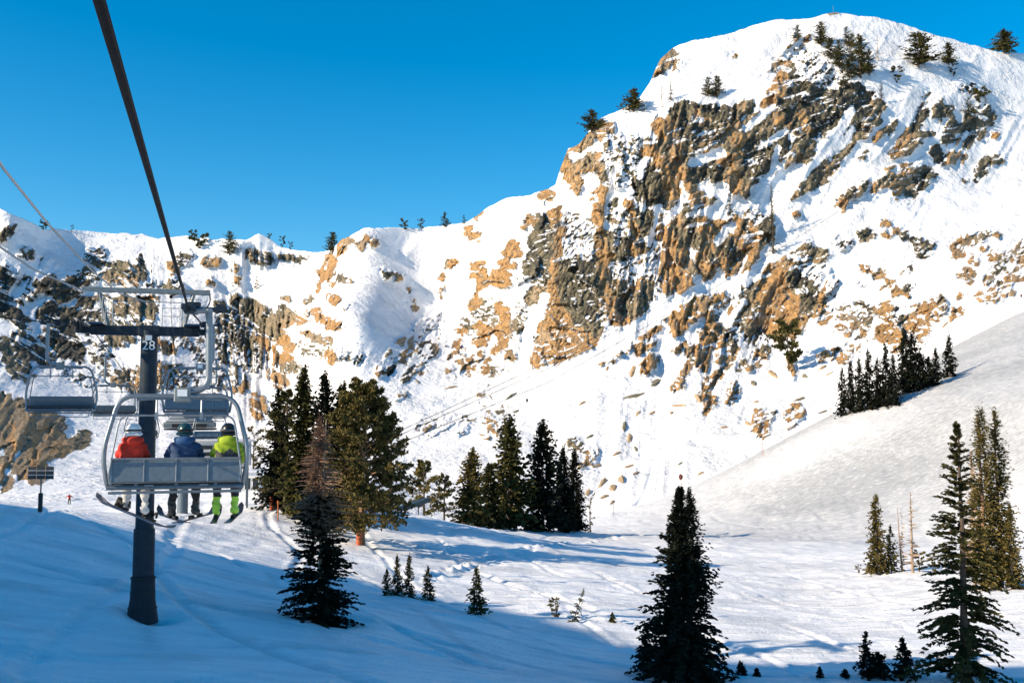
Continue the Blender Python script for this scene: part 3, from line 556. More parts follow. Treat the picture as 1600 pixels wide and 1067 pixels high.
galv_dull = plain("dull_galvanised_sheet", (0.115, 0.155, 0.19), 0.5, 0.35, 0.16, 14.0, 0.05)
dark_steel = plain("dark_blue_grey_painted_steel", (0.018, 0.030, 0.044), 0.5, 0.0, 0.3, 5.0, 0, 0.2)
grey_paint = plain("pale_grey_green_painted_steel", (0.17, 0.20, 0.21), 0.5, 0.1, 0.18, 5.0)
black_rubber = plain("black_rubber", (0.012, 0.013, 0.014), 0.7)
dark_vinyl = plain("dark_seat_padding", (0.022, 0.027, 0.034), 0.6, 0, 0.2, 12, 0.1)
rope_mat = plain("steel_rope", (0.006, 0.007, 0.009), 0.7, 0.0, 0.3, 30, 0, 0.08)
cable_mat = plain("bright_steel_cable", (0.40, 0.40, 0.38), 0.4, 0.5, 0.2, 30)
white_paint = plain("white_paint", (0.78, 0.79, 0.79), 0.5, 0, 0.06, 4)
CZ = 2.95        # height of the rope above the chair's footrest bar
def make_chair():
    t = empty("lift_chair", (0, 0, 0)); cx = -0.12
    m = MB(); m.tube(fillet([(0.0, 0, CZ+0.0), (0.30, 0, CZ+0.02), (0.33, 0, CZ-0.12), (0.345, 0.0, 1.70), (cx+0.02, 0.0, 1.60)], 0.42, 10), np.concatenate([[0.035], np.full(41, 0.058)])[:42] if False else 0.056, 10)
    m.box((0.33, 0, CZ-0.10), (0.10, 0.14, 0.30), bev=0.02); m.build("hanger_arm", galv, t)
    g = MB(); g.box((0.02, 0, CZ+0.03), (0.20, 0.34, 0.15), bev=0.03); g.box((0.30, 0, CZ+0.03), (0.55, 0.09, 0.075), bev=0.02)
    g.lathe([(0.075, -0.03), (0.075, 0.03)], (0.50, 0.0, CZ+0.05), 12, 'y'); g.box((-0.06, -0.25, CZ+0.04), (0.10, 0.22, 0.09), bev=0.02); g.box((0.08, 0.16, CZ+0.12), (0.22, 0.12, 0.08), bev=0.02)
    g.build("grip", dark_steel, t)
    b = MB(); b.box((cx+0.06, -0.02, 1.585), (0.26, 0.18, 0.24), bev=0.02); bb = b.build("carrier_box", grey_paint, t)
    p = MB(); p.box((cx+0.06, -0.115, 1.62), (0.15, 0.012, 0.11)); p.build("number_plate", white_paint, bb)
    for sx in (-1, 1): MB().box((cx+sx*0.40+0.03, -0.06, 1.545), (0.52, 0.04, 0.085), Matrix.Rotation(sx*0.05, 3, 'Y'), bev=0.01).build("gusset_plate", galv_dull, t)
    f = MB(); pts = fillet([(cx-1.0, 0.30, 0.14), (cx-1.02, -0.16, 0.13), (cx-1.10, -0.20, 0.68), (cx-0.88, -0.06, 1.57), (cx+0.88, -0.06, 1.57), (cx+1.10, -0.20, 0.68), (cx+1.02, -0.16, 0.13), (cx+1.0, 0.30, 0.14)], 0.26, 9)
    f.tube(pts, 0.037, 10); f.build("frame", galv, t)
    bk = MB(); tilt = Matrix.Rotation(-0.16, 3, 'X')
    bk.box((cx, -0.20, 0.40), (1.92, 0.035, 0.36), tilt, bev=0.012); bo = bk.build("backrest", galv_dull, t)
    for k in (-0.5, 0.0, 0.5):
        s_ = MB(); s_.box((cx+k*0.96, -0.224, 0.40), (0.020, 0.02, 0.36), tilt, bev=0.004); s_.build("seam", galv, bo)
    e_ = MB(); e_.tube([(cx-0.97, -0.235, 0.585), (cx+0.97, -0.235, 0.585)], 0.016, 8); e_.tube([(cx-0.97, -0.178, 0.215), (cx+0.97, -0.178, 0.215)], 0.016, 8)
    for sx in (-1, 1): e_.box((cx+sx*0.965, -0.205, 0.40), (0.03, 0.045, 0.37), tilt)
    e_.build("backrest_rim", galv, bo)
    st = MB(); st.box((cx, 0.06, 0.235), (1.92, 0.46, 0.075), Matrix.Rotation(0.06, 3, 'X'), bev=0.03); st.build("seat", dark_vinyl, t)
    bar = MB(); bar.tube([(cx-1.03, -0.15, 0.135), (cx+1.03, -0.15, 0.135)], 0.036, 8); bar.tube([(cx-1.0, 0.24, 0.15), (cx+1.0, 0.24, 0.15)], 0.030, 8); bar.tube([(cx-1.0, -0.20, 0.06), (cx+1.0, -0.20, 0.06)], 0.022, 8)
    for k in (-0.6, 0.0, 0.6): bar.box((cx+k, 0.04, 0.165), (0.05, 0.42, 0.05))
    for k in (-0.40, 0.42): bar.box((cx+k, -0.195, 0.165), (0.14, 0.03, 0.03))
    bar.build("seat_frame", galv_dull, t)
    r = MB(); r.tube(fillet([(cx-0.98, -0.19, 0.20), (cx-1.0, -0.24, 0.34), (cx-0.86, -0.18, 1.26), (cx+0.86, -0.18, 1.26), (cx+1.0, -0.24, 0.34), (cx+0.98, -0.19, 0.20)], 0.16, 6), 0.017, 6)
    for k in (-0.32, 0.36): r.tube([(cx+k, -0.12, 1.50), (cx+k, -0.18, 1.26)], 0.018, 6); r.box((cx+k, -0.17, 1.25), (0.05, 0.05, 0.12))
    r.build("restraint_bar", galv, t)
    fr = MB(); fr.tube(fillet([(cx-0.92, 0.26, 0.18), (cx-0.90, 0.34, -0.08), (cx+0.90, 0.34, -0.08), (cx+0.92, 0.26, 0.18)], 0.1, 5), 0.014, 6); fr.build("footrest", galv, t)
    return t
chair0 = make_chair()
CHAIRS = [(16.5, 'r', "nearest lift chair carrying three people seen from behind"),
          (33.5, 'r', "empty lift chair seen from behind, hanging just beyond the occupied chair"),
          (50.5, 'r', "empty lift chair partly hidden past the second chair on the right rope"),
          (67.0, 'r', "small empty lift chair just in front of the lift station"),
          (33.5, 'l', "empty dark-seated chair coming towards us, left of the lift tower"),
          (50.0, 'l', "empty oncoming chair half behind the tower, second on the left rope"),
          (67.0, 'l', "small distant oncoming chair behind the white-helmeted rider")]
for i, (y, sd, lab) in enumerate(CHAIRS):
    o = chair0 if i == 0 else copy_tree(chair0)
    p = rope_pt(y, sd)
    o.location = (p[0], p[1], p[2]-CZ-0.03); o.rotation_euler = (0, 0, LROT+(math.pi if sd == 'l' else 0))
    tag(o, lab, "lift chair", "chairs of the lift")
for sd, lab in (('r', "thick dark haul rope running overhead to the right side of the tower"), ('l', "dark haul rope on the left side of the lift tower")):
    ys = np.concatenate([np.linspace(-12, 16, 15), np.linspace(17.5, 40, 16), np.linspace(42, 95, 28)])
    o = MB().tube(rope_pt(ys, sd), 0.019, 8).build("haul_rope", rope_mat); tag(o, lab, "rope", "haul ropes")

# --- tower
def along(base, r, u, z): return np.array([base[0], base[1], 0])+LR*r+LU*u+np.array([0, 0, z])
tx, ty, tz = tower_base; TW = empty("lift_tower", (tx, ty, tz-0.1), LROT)
ytow = 40.0; off_r = float((rope_pt(ytow, 'r')[:2]-np.array([tx, ty]))@LR[:2]); off_l = float((rope_pt(ytow, 'l')[:2]-np.array([tx, ty]))@LR[:2])
Zg = -tz+0.1                                     # camera height above the tower's base
rz = 3.62+Zg
def trot(r, u, z): return (r, u, z)
m = MB(); m.lathe([(0.36, 0.0), (0.345, 3.2), (0.33, 7.0), (0.315, rz-0.25)], (0, 0, 0), 24); m.build("column", dark_steel, TW)
pad = MB(); pad.lathe([(0.60, 0.0), (0.47, 0.9), (0.435, 1.75), (0.40, 1.78)], (0, 0, 0), 20); po = pad.build("padded_skirt", plain("black_foam_pad", (0.014, 0.017, 0.024), 0.8, 0, 0.3, 6, 0.2), TW)
for z in (0.55, 1.15, 1.70):
    MB().lathe([(0.60-0.13*z/0.9*0.8+0.012 if z < 0.9 else 0.475, z-0.02), (0.60-0.13*z/0.9*0.8+0.012 if z < 0.9 else 0.475, z+0.02)], (0, 0, 0), 20).build("strap", black_rubber, po)
MB().lathe([(0.40, 1.80), (0.395, 3.55), (0.36, 3.58)], (0, 0, 0), 20).build("upper_pad", plain("dark_blue_pad", (0.018, 0.023, 0.034), 0.75, 0, 0.25, 5, 0.1), TW)
xm = (off_l+off_r)/2
ca = MB(); ca.box(((off_l+off_r)/2*1.0, 0, rz-0.27), (off_r-off_l-0.5, 0.42, 0.36), bev=0.03); co = ca.build("crossarm", dark_steel, TW)
cc = MB(); cc.box((0, 0, rz-0.27), (0.78, 0.50, 0.42), bev=0.02); cc.build("collar", dark_steel, co)
for r_ in np.linspace(off_l+0.5, off_r-0.5, 9):
    if abs(r_) > 0.5: MB().box((r_, -0.215, rz-0.27), (0.02, 0.02, 0.35)).build("stiffener", dark_steel, co)
def sheaves(off):
    a = MB(); a.box((off, 0, rz-0.17), (0.10, 3.0, 0.16), bev=0.02); a.box((off+(0.22 if off > 0 else -0.22), 0, rz-0.10), (0.06, 3.2, 0.12), bev=0.01); a.box((off, 0, rz-0.28), (0.55, 0.5, 0.22), bev=0.02)
    so = a.build("sheave_beam", dark_steel, TW)
    for u in np.linspace(-1.35, 1.35, 6):
        w = MB(); w.lathe([(0.08, -0.055), (0.20, -0.055), (0.20, -0.03), (0.17, 0.0), (0.20, 0.03), (0.20, 0.055), (0.08, 0.055)], (off, u, rz-0.20), 16, 'x'); w.build("sheave", black_rubber, so)
    c = MB(); c.box((off+(0.5 if off > 0 else -0.5)*-1, 0, rz-0.06), (0.55, 2.4, 0.03)); pl = c.build("catwalk", galv_dull, TW)
    ra = MB(); x0 = off-(0.78 if off > 0 else -0.78)
    for u in (-1.15, 0, 1.15): ra.tube([(x0, u, rz-0.06), (x0, u, rz+0.95)], 0.018, 6)
    for z in (0.5, 0.95): ra.tube([(x0, -1.15, rz+z), (x0, 1.15, rz+z)], 0.016, 6)
    for z in (0.45, 0.90): ra.tube([(x0, -1.15, rz+z), (x0+(0.6 if off > 0 else -0.6), -1.15, rz+z)], 0.014, 6)
    ra.build("railing", galv, pl)
sheaves(off_r); sheaves(off_l)
lb = MB(); lb.box((xm, 0.1, rz+1.32), (off_r-off_l+0.25, 0.16, 0.20), bev=0.015); lo = lb.build("lifting_beam", grey_paint, TW)
for sx in (-1, 1):
    p0 = (xm+sx*1.75, 0.1, rz+1.22); p1 = (xm+sx*1.40, 0.1, rz-0.10)
    MB().tube([p0, p1], 0.085, 4).build("beam_post", grey_paint, TW)
ha = MB(); ha.tube([(xm-1.2, -0.3, rz+0.85), (xm+1.35, -0.3, rz+0.85)], 0.018, 6)
for r_ in (-1.2, 1.35): ha.tube([(xm+r_, -0.3, rz-0.1), (xm+r_, -0.3, rz+0.88)], 0.03, 6)
for r_ in (0.62, 1.28): ha.tube([(xm+r_, -0.3, rz-0.1), (xm+r_, -0.3, rz+0.62)], 0.016, 6)
for z in (0.30, 0.62): ha.tube([(xm+0.62, -0.3, rz+z), (xm+1.28, -0.3, rz+z)], 0.014, 6)
ha.build("handrail", galv, TW)
dk = MB(); dk.tube([(xm+0.9, 0.1, rz+1.2), (xm+0.93, 0, rz+0.4), (xm+1.1, -0.1, rz-1.2)], 0.012, 5); dk.ball((xm+0.9, 0.1, rz+1.12), 0.07, 8, 6); dk.build("hoist_chain", rope_mat, TW)
cl_ = MB(); cl_.tube(fillet([(off_r-0.5, -0.1, rz+0.5), (off_r-0.15, -0.1, rz+0.55), (off_r+0.15, 0, rz+0.9), (off_r+0.1, 0.05, rz+1.3)], 0.2), 0.03, 6); cl_.box((off_r-0.45, -0.1, rz+0.55), (0.28, 0.25, 0.25), bev=0.03); cl_.build("cable_clamp", dark_steel, TW)
pl = MB(); pl.box((0, -0.345, rz-0.56), (0.24, 0.03, 0.20), bev=0.005); pl.build("plate", plain("pale_blue_grey_plate", (0.55, 0.62, 0.66), 0.5), TW)
cu = bpy.data.curves.new("number", 'FONT'); cu.body = "28"; cu.size = 0.50; cu.align_x = 'CENTER'; cu.extrude = 0.006
tmp = bpy.data.objects.new("number_tmp", cu); COL.objects.link(tmp)
dg = bpy.context.evaluated_depsgraph_get(); me = bpy.data.meshes.new_from_object(tmp.evaluated_get(dg)); bpy.data.objects.remove(tmp)
me.materials.clear(); me.materials.append(plain("white_lettering", (0.72, 0.75, 0.77), 0.6, 0, 0.1, 10))
no = bpy.data.objects.new("number", me); link(no, TW); no.rotation_euler = (math.pi/2, 0, 0); no.location = (0.0, -0.375, rz-1.02)
tag(TW, "dark steel lift tower numbered 28 with crossarm, sheaves and padded foot", "lift tower")

# light signal cables reaching the tower from the left
def cable(name, pts, r, mat, sag, lab, cat="cable", group=None, n=40):
    P = np.array(pts, float); d = np.concatenate([[0], np.cumsum(np.linalg.norm(np.diff(P, axis=0), axis=1))]); s = np.linspace(0, d[-1], n)
    Q = np.stack([np.interp(s, d, P[:, k]) for k in range(3)], -1); Q[:, 2] -= sag*4*(s/d[-1])*(1-s/d[-1])
    o = MB().tube(Q, r, 6).build(name, mat); tag(o, lab, cat, group); return o
def topoint(r, u, z): return along((tx, ty), r, u, z-Zg)
cable("signal_cable", [at(-260, -195, 9.0), at(0, 257, 15.0), at(75, 350, 20), at(143, 422, 27), at(185, 458, 34), topoint(xm+0.1, -0.3, rz+0.83)], 0.024, cable_mat, 0.0, "upper bright steel cable sagging from the left down to the tower", group="signal cables")
cable("signal_cable", [at(-180, 255, 14), at(0, 386, 21.0), at(52, 421, 25), at(131, 455, 33), topoint(xm-1.3, 0.0, rz+1.2)], 0.024, cable_mat, 0.0, "lower bright steel cable sagging from the left to the tower's lifting beam", group="signal cables")

# --- people on the chair
for ch in list(chair0.children):
    if ch.name.startswith('footrest'): bpy.data.objects.remove(ch)      # swung up out of sight on the occupied chair
def segdist(P, a, b):
    e = b-a; t = np.clip(((P-a)@e)/(e@e+1e-9), 0, 1); return np.linalg.norm(P-a-t[:, None]*e, axis=1)
def skin_body(name, J, E, mats, region, sub=2):
    """J: joint -> (pos, radius); E: list of (joint, joint); region(face centres) -> material index"""
    names = list(J); idx = {k: i for i, k in enumerate(names)}
    me = bpy.data.meshes.new(name); me.from_pydata([tuple(J[k][0]) for k in names], [(idx[a], idx[b]) for a, b in E], [])
    ob = bpy.data.objects.new(name, me); COL.objects.link(ob)
    ob.modifiers.new("skin", 'SKIN').use_smooth_shade = True
    if not me.skin_vertices: 
        bpy.context.view_layer.objects.active = ob
    sk = me.skin_vertices[0].data
    for k in names:
        r = J[k][1]; sk[idx[k]].radius = (r, r) if not isinstance(r, tuple) else r
        sk[idx[k]].use_root = (k == names[0])
    sb = ob.modifiers.new("sub", 'SUBSURF'); sb.levels = sub+1; sb.render_levels = sub+1
    dg = bpy.context.evaluated_depsgraph_get(); dg.update()
    nm = bpy.data.meshes.new_from_object(ob.evaluated_get(dg)); bpy.data.objects.remove(ob)
    nm.name = name; nm.materials.clear()
    co = np.empty(len(nm.vertices)*3, np.float32); no_ = np.empty(len(nm.vertices)*3, np.float32); nm.vertices.foreach_get("co", co); nm.vertices.foreach_get("normal", no_)
    co = co.reshape(-1, 3); no_ = no_.reshape(-1, 3)     # folds in the clothing
    fold = (ridged(co[:, 0]*7+co[:, 2]*5, co[:, 2]*11-co[:, 1]*6, 91, 2)-0.6)*0.05
    co = co+no_*(fold*np.clip((0.60-co[:, 2])*8, 0, 1))[:, None] if max(co[:, 2]) < 1.2 else co
    nm.vertices.foreach_set("co", co.ravel().astype(np.float32))
    for m_ in mats: nm.materials.append(m_)
    C = np.empty(len(nm.polygons)*3, np.float32); nm.polygons.foreach_get("center", C)
    nm.polygons.foreach_set("material_index", region(C.reshape(-1, 3)).astype(np.int32)); nm.polygons.foreach_set("use_smooth", np.ones(len(nm.polygons), bool)); nm.update()
    return nm
def glove(m, wrist, fwd, side):
    w = np.asarray(wrist, float); f = np.asarray(fwd, float); f /= np.linalg.norm(f); s = np.array([f[1], -f[0], 0]); s /= np.linalg.norm(s)+1e-9; up = np.cross(s, f)
    m.ball(w+f*0.05, (0.048, 0.055, 0.035), 10, 7)
    for k, (o, L) in enumerate(((-0.033, 0.062), (-0.011, 0.072), (0.011, 0.068), (0.033, 0.054))):
        a = w+f*0.08+s*o; m.tube([a, a+f*L*0.55-up*0.012, a+f*L*0.75-up*0.05], [0.0115, 0.011, 0.009], 6)
    a = w+f*0.04+s*0.045*side; m.tube([a, a+f*0.03+s*0.025*side-up*0.012, a+f*0.062+s*0.018*side-up*0.03], [0.014, 0.013, 0.010], 6)
def rider(xo, jacket, jacket2, pants, boots, helmet, hood, lab, boot_h, lean=0.0, legs=((-0.12, 0.48, -0.17), (0.12, 0.48, -0.17)), scale=1.0, wide=1.0, toes=None):
    ch = CHAIRS[0]; base = np.array(chair0.location); root = empty("person", base+np.array(LR)*xo+np.array([0, 0, 0.27]), LROT)
    V = lambda *a: np.array(a, float)
    J = {"pelvis": (V(0, 0.0, 0.10), (0.165, 0.14)), "spine": (V(lean*0.4, -0.03, 0.27), (0.17*wide, 0.14)), "chest": (V(lean, -0.02, 0.45), (0.185*wide, 0.145)), "collar": (V(lean, 0.01, 0.565), (0.125, 0.105)),
         "neck": (V(lean, 0.03, 0.62), 0.072), "head": (V(lean*1.1, 0.055, 0.70), 0.098), "crown": (V(lean*1.1, 0.055, 0.775), 0.075)}
    E = [("pelvis", "spine"), ("spine", "chest"), ("chest", "collar"), ("collar", "neck"), ("neck", "head"), ("head", "crown")]
    for k, s in (("l", -1), ("r", 1)):
        f = legs[0 if s < 0 else 1]; ft = (toes or ((0.0, 0.12), (0.0, 0.12)))[0 if s < 0 else 1]
        J["shoulder"+k] = (V(lean+s*0.175*wide, 0.0, 0.49), 0.088); J["elbow"+k] = (V(lean+s*0.235*wide, 0.10, 0.28), 0.070); J["wrist"+k] = (V(lean+s*0.14, 0.33, 0.20), 0.050)
        J["hip"+k] = (V(s*0.095, 0.06, 0.075), 0.105); J["knee"+k] = (V(f[0]*0.9, 0.44, 0.055), 0.082); J["shin"+k] = (V(f[0], 0.46, -0.20), 0.070); J["ankle"+k] = (V(f[0], f[1], f[2]-0.16), 0.068); J["toe"+k] = (V(f[0]+ft[0], f[1]+ft[1], f[2]-0.225), 0.052)
        E += [("chest", "shoulder"+k), ("shoulder"+k, "elbow"+k), ("elbow"+k, "wrist"+k), ("pelvis", "hip"+k), ("hip"+k, "knee"+k), ("knee"+k, "shin"+k), ("shin"+k, "ankle"+k), ("ankle"+k, "toe"+k)]
    skin = plain("skin", (0.55, 0.34, 0.25), 0.55, 0, 0.08, 20)
    def region(C):
        groups = {0: [("spine", "chest"), ("chest", "collar"), ("collar", "neck")]+[(a+k, b+k) for k in "lr" for a, b in (("shoulder", "elbow"), ("elbow", "wrist"))]+[("chest", "shoulderl"), ("chest", "shoulderr"), ("pelvis", "spine")],
                  1: [(a+k, b+k) for k in "lr" for a, b in (("hip", "knee"), ("knee", "shin"))]+[("pelvis", "hipl"), ("pelvis", "hipr")],
                  2: [("ankle"+k, "toe"+k) for k in "lr"]+[("shin"+k, "ankle"+k) for k in "lr"], 3: [("head", "crown"), ("neck", "head")]}
        D = np.stack([np.min([segdist(C, J[a][0], J[b][0])-0.5*np.mean(J[a][1]) for a, b in g], axis=0) for g in groups.values()])
        r = D.argmin(0)
        z = C[:, 2]
        r = np.where((r == 2) & (z > legs[0][2]+boot_h), 1, r); r = np.where((r == 1) & (z < legs[0][2]+boot_h) & (C[:, 1] > 0.3), 2, r)
        if jacket2 is not None: r = np.where((r == 0) & (z < 0.42+0.03*np.sin(C[:, 0]*26)) & (np.abs(C[:, 0]-lean) < 0.19), 4, r)
        return r
    body = skin_body("body", J, E, [jacket, pants, boots, skin, jacket2 or jacket], region); link(bpy.data.objects.new("body", body), root)
    hx = lean*1.1
    h = MB(); h.ball((hx, 0.05, 0.755), (0.118, 0.138, 0.118), 20, 12); h.tube(fillet([(hx-0.115, 0.0, 0.70), (hx-0.10, -0.085, 0.69), (hx+0.10, -0.085, 0.69), (hx+0.115, 0.0, 0.70)], 0.06), 0.026, 8); ho = h.build("helmet", helmet, root)
    s = MB(); a = np.linspace(0, 2*math.pi, 28); s.tube(np.stack([hx+0.121*np.cos(a), 0.05+0.141*np.sin(a), 0.755+0.0*a], -1), 0.016, 6, False); s.build("goggle_strap", black_rubber if helmet.name != "black_helmet" else plain("grey_strap", (0.10, 0.10, 0.11), 0.6), ho)
    g = MB(); g.ball((hx, 0.165, 0.735), (0.082, 0.035, 0.044), 12, 8); g.build("goggles", plain("dark_goggle_lens", (0.02, 0.02, 0.025), 0.15), ho)
    if hood is not None:
        d = MB(); d.ball((lean, -0.085, 0.585), (0.135, 0.075, 0.085), 16, 10); d.tube(fillet([(lean-0.12, 0.06, 0.60), (lean-0.13, -0.06, 0.61), (lean+0.13, -0.06, 0.61), (lean+0.12, 0.06, 0.60)], 0.09), 0.045, 8); d.build("hood", hood, root)
    for k, sg in (("l", -1), ("r", 1)):
        gl = MB(); glove(gl, J["wrist"+k][0], V(-sg*0.25, 1, -0.1), -sg)
        gl.build("glove", plain("black_gloves", (0.015, 0.015, 0.016), 0.7), root)
    tag(root, lab, "person", "riders on the nearest chair")
    return root, J
cloth = lambda n_, c: plain(n_, c, 0.75, 0, 0.18, 16, 0.35)
black_cloth = cloth("black_trousers", (0.013, 0.014, 0.017))
red_r, red_J = rider(-0.82, cloth("red_orange_jacket", (0.46, 0.018, 0.004)), None, cloth("light_grey_trousers", (0.30, 0.30, 0.31)), plain("white_boots", (0.55, 0.55, 0.55), 0.6), plain("white_helmet", (0.72, 0.73, 0.74), 0.3), cloth("red_orange_hood", (0.50, 0.022, 0.005)), "rider in red-orange jacket and white helmet with a snowboard", 0.04, 0.03, ((-0.08, 0.44, -0.30), (0.20, 0.44, -0.36)), 1.0, 0.92)
blu_r, blu_J = rider(-0.03, cloth("navy_blue_jacket", (0.005, 0.034, 0.10)), None, black_cloth, plain("black_ski_boots", (0.016, 0.018, 0.02), 0.4), plain("dark_teal_helmet", (0.012, 0.045, 0.055), 0.3), cloth("blue_hood", (0.008, 0.06, 0.17)), "rider in navy blue jacket and dark teal helmet, in the middle of the chair", 0.0, 0.02, ((-0.16, 0.42, -0.40), (0.20, 0.42, -0.40)), 1.0, 1.12)
grn_r, grn_J = rider(0.63, cloth("lime_green_jacket", (0.27, 0.37, 0.010)), cloth("charcoal_jacket_panel", (0.035, 0.038, 0.042)), black_cloth, plain("lime_ski_boots", (0.30, 0.60, 0.05), 0.45), plain("black_helmet", (0.012, 0.013, 0.015), 0.25), cloth("lime_hood", (0.30, 0.41, 0.012)), "rider in lime green jacket and black helmet at the right of the chair", 0.06, 0.03, ((-0.13, 0.42, -0.40), (0.16, 0.42, -0.40)), 1.0, 1.0)

def plank(L, W, T, tipup, sidecut=0.12, board=False):
    """ski or snowboard along +y, centre at origin, deck up"""
    n = 28; y = np.linspace(-L/2, L/2, n); s = np.abs(2*y/L)
    w = W/2*(1-sidecut*np.cos(y/L*math.pi))*np.sqrt(np.clip(1-(np.clip((s-(0.80 if board else 0.90)), 0, 1)/(0.201 if board else 0.101))**2, 0.02, 1))
    up = tipup*np.clip((y/L+0.5-0.84)/0.16, 0, 1)**1.7 + (tipup if board else tipup*0.15)*np.clip((-y/L+0.5-0.84)/0.16, 0, 1)**1.7
    V = []
    for zz in (-T/2, T/2):
        V.append(np.stack([-w, y, up+zz], -1)); V.append(np.stack([w, y, up+zz], -1))
    V = np.concatenate(V); q = []
    for i in range(n-1):
        a, b, c, d = i, n+i, 2*n+i, 3*n+i
        q += [(a, a+1, b+1, b), (c, d, d+1, c+1), (a, c, c+1, a+1), (b, b+1, d+1, d)]
    return V, q
def ski_obj(name, root, J, k, yaw, pitch, roll, lab, mat, L=1.68, W=0.095, tip=0.10, off=(0, 0, 0), board=False):
    a = J["ankle"+k][0]; M = Matrix.Rotation(LROT, 4, 'Z')
    p = np.array(root.location)+np.array(M.to_3x3()@Vector([float(c) for c in (a+np.array([0.0, 0.06, -0.135])+np.array(off))]))
    e = empty(name, p); e.rotation_euler = (Matrix.Rotation(LROT+yaw, 3, 'Z')@Matrix.Rotation(pitch, 3, 'X')@Matrix.Rotation(roll, 3, 'Y')).to_euler()
    V, q = plank(L, W, 0.016, tip, board=board); V[:, 1] += 0.0
    MB().add(V, q).build("deck" if board else "ski_body", mat, e)
    for yy in ((-0.26, 0.26) if board else (-0.15, 0.17)):
        b = MB()
        if board:
            b.box((0, yy, 0.03), (0.22, 0.16, 0.03), bev=0.01); b.box((-0.10, yy, 0.11), (0.05, 0.17, 0.16), bev=0.02); b.tube(fillet([(-0.08, yy-0.09, 0.05), (0.0, yy-0.08, 0.13), (0.09, yy-0.06, 0.05)], 0.05), 0.02, 6); b.tube(fillet([(-0.09, yy+0.07, 0.10), (0.02, yy+0.08, 0.18), (0.09, yy+0.06, 0.08)], 0.05), 0.02, 6)
        else:
            b.box((0, yy, 0.03), (0.07, 0.11, 0.055), bev=0.01)
        b.build("binding", black_rubber, e)
    tag(e, lab, "snowboard" if board else "ski", None if board else "skis of the riders on the chair")
    return e
board_mat, n_, l_, b_ = new_mat("black_board_with_pale_print")
tcn = n_.new("ShaderNodeTexCoord"); vz = noise_node(n_, l_, tcn.outputs['Object'], 5.0, 3, 0.6, 1.2); mrn = n_.new("ShaderNodeMapRange"); mrn.inputs[1].default_value = 0.54; mrn.inputs[2].default_value = 0.60; l_.new(vz, mrn.inputs[0])
l_.new(mixc(n_, l_, mrn.outputs[0], (0.018, 0.016, 0.02), (0.22, 0.19, 0.20)), b_.inputs['Base Color']); b_.inputs['Roughness'].default_value = 0.35
ski_dark = plain("dark_ski", (0.018, 0.020, 0.028), 0.35, 0, 0.5, 9)
ski_obj("snowboard", red_r, red_J, "l", -math.pi/2+0.55, -0.42, 0.0, "black snowboard with pale print, strapped to the rider in red", board_mat, 1.5, 0.28, 0.10, (0.13, 0.02, -0.03), True)
ski_obj("ski", blu_r, blu_J, "l", 0.34, 0.02, 0.1, "left dark ski under the rider in navy blue", ski_dark, 1.66, 0.10, 0.14, (0, 0.10, 0))
ski_obj("ski", blu_r, blu_J, "r", -0.40, 0.02, -0.1, "right dark ski under the rider in navy blue", ski_dark, 1.66, 0.10, 0.14, (0, 0.10, 0))
ski_obj("ski", grn_r, grn_J, "l", -0.06, 0.04, 0.0, "left dark ski under the rider in lime green", ski_dark, 1.66, 0.10, 0.14, (0, 0.10, 0))
ski_obj("ski", grn_r, grn_J, "r", -0.16, 0.04, 0.0, "right dark ski under the rider in lime green", ski_dark, 1.66, 0.10, 0.14, (0, 0.10, 0))
# ------------------------------------------------------------------ trees
def foliage_mat(name, dark, mid, light, tip=None):
    m, n, l, b = new_mat(name)
    tc = n.new("ShaderNodeTexCoord"); oi = n.new("ShaderNodeObjectInfo")
    f = noise_node(n, l, tc.outputs['Object'], 1.3, 4, 0.65)
    r = n.new("ShaderNodeValToRGB"); e = r.color_ramp.elements; e[0].position = 0.34; e[0].color = dark+(1,); e[1].position = 0.68; e[1].color = light+(1,); k = e.new(0.5); k.color = mid+(1,)
    l.new(f, r.inputs[0])
    hs = n.new("ShaderNodeHueSaturation"); l.new(mathn(n, l, 'ADD', 0.8, mathn(n, l, 'MULTIPLY', oi.outputs['Random'], 0.4)), hs.inputs['Value']); l.new(r.outputs[0], hs.inputs['Color'])
    l.new(hs.outputs[0], b.inputs['Base Color']); b.inputs['Roughness'].default_value = 0.75; b.inputs['Specular IOR Level'].default_value = 0.15
    return m
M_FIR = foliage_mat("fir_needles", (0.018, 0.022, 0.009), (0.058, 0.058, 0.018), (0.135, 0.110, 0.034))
M_DARKFIR = foliage_mat("dark_fir_needles", (0.006, 0.009, 0.007), (0.012, 0.016, 0.010), (0.026, 0.029, 0.014))  # darker copy of the fir needles, standing in for shade on the black firs
M_PINE = foliage_mat("pine_needles", (0.042, 0.039, 0.012), (0.135, 0.108, 0.032), (0.26, 0.19, 0.060))
M_DEADN = foliage_mat("dead_brown_twigs", (0.08, 0.046, 0.030), (0.20, 0.115, 0.072), (0.32, 0.20, 0.13))
M_BARK = plain("grey_brown_bark", (0.085, 0.062, 0.045), 0.9, 0, 0.35, 7, 0.5)
M_DEADWOOD = plain("bleached_dead_wood", (0.30, 0.22, 0.155), 0.9, 0, 0.3, 7, 0.4)
M_TRUNKL = plain("pale_orange_bark", (0.23, 0.135, 0.075), 0.9, 0, 0.3, 7, 0.5)

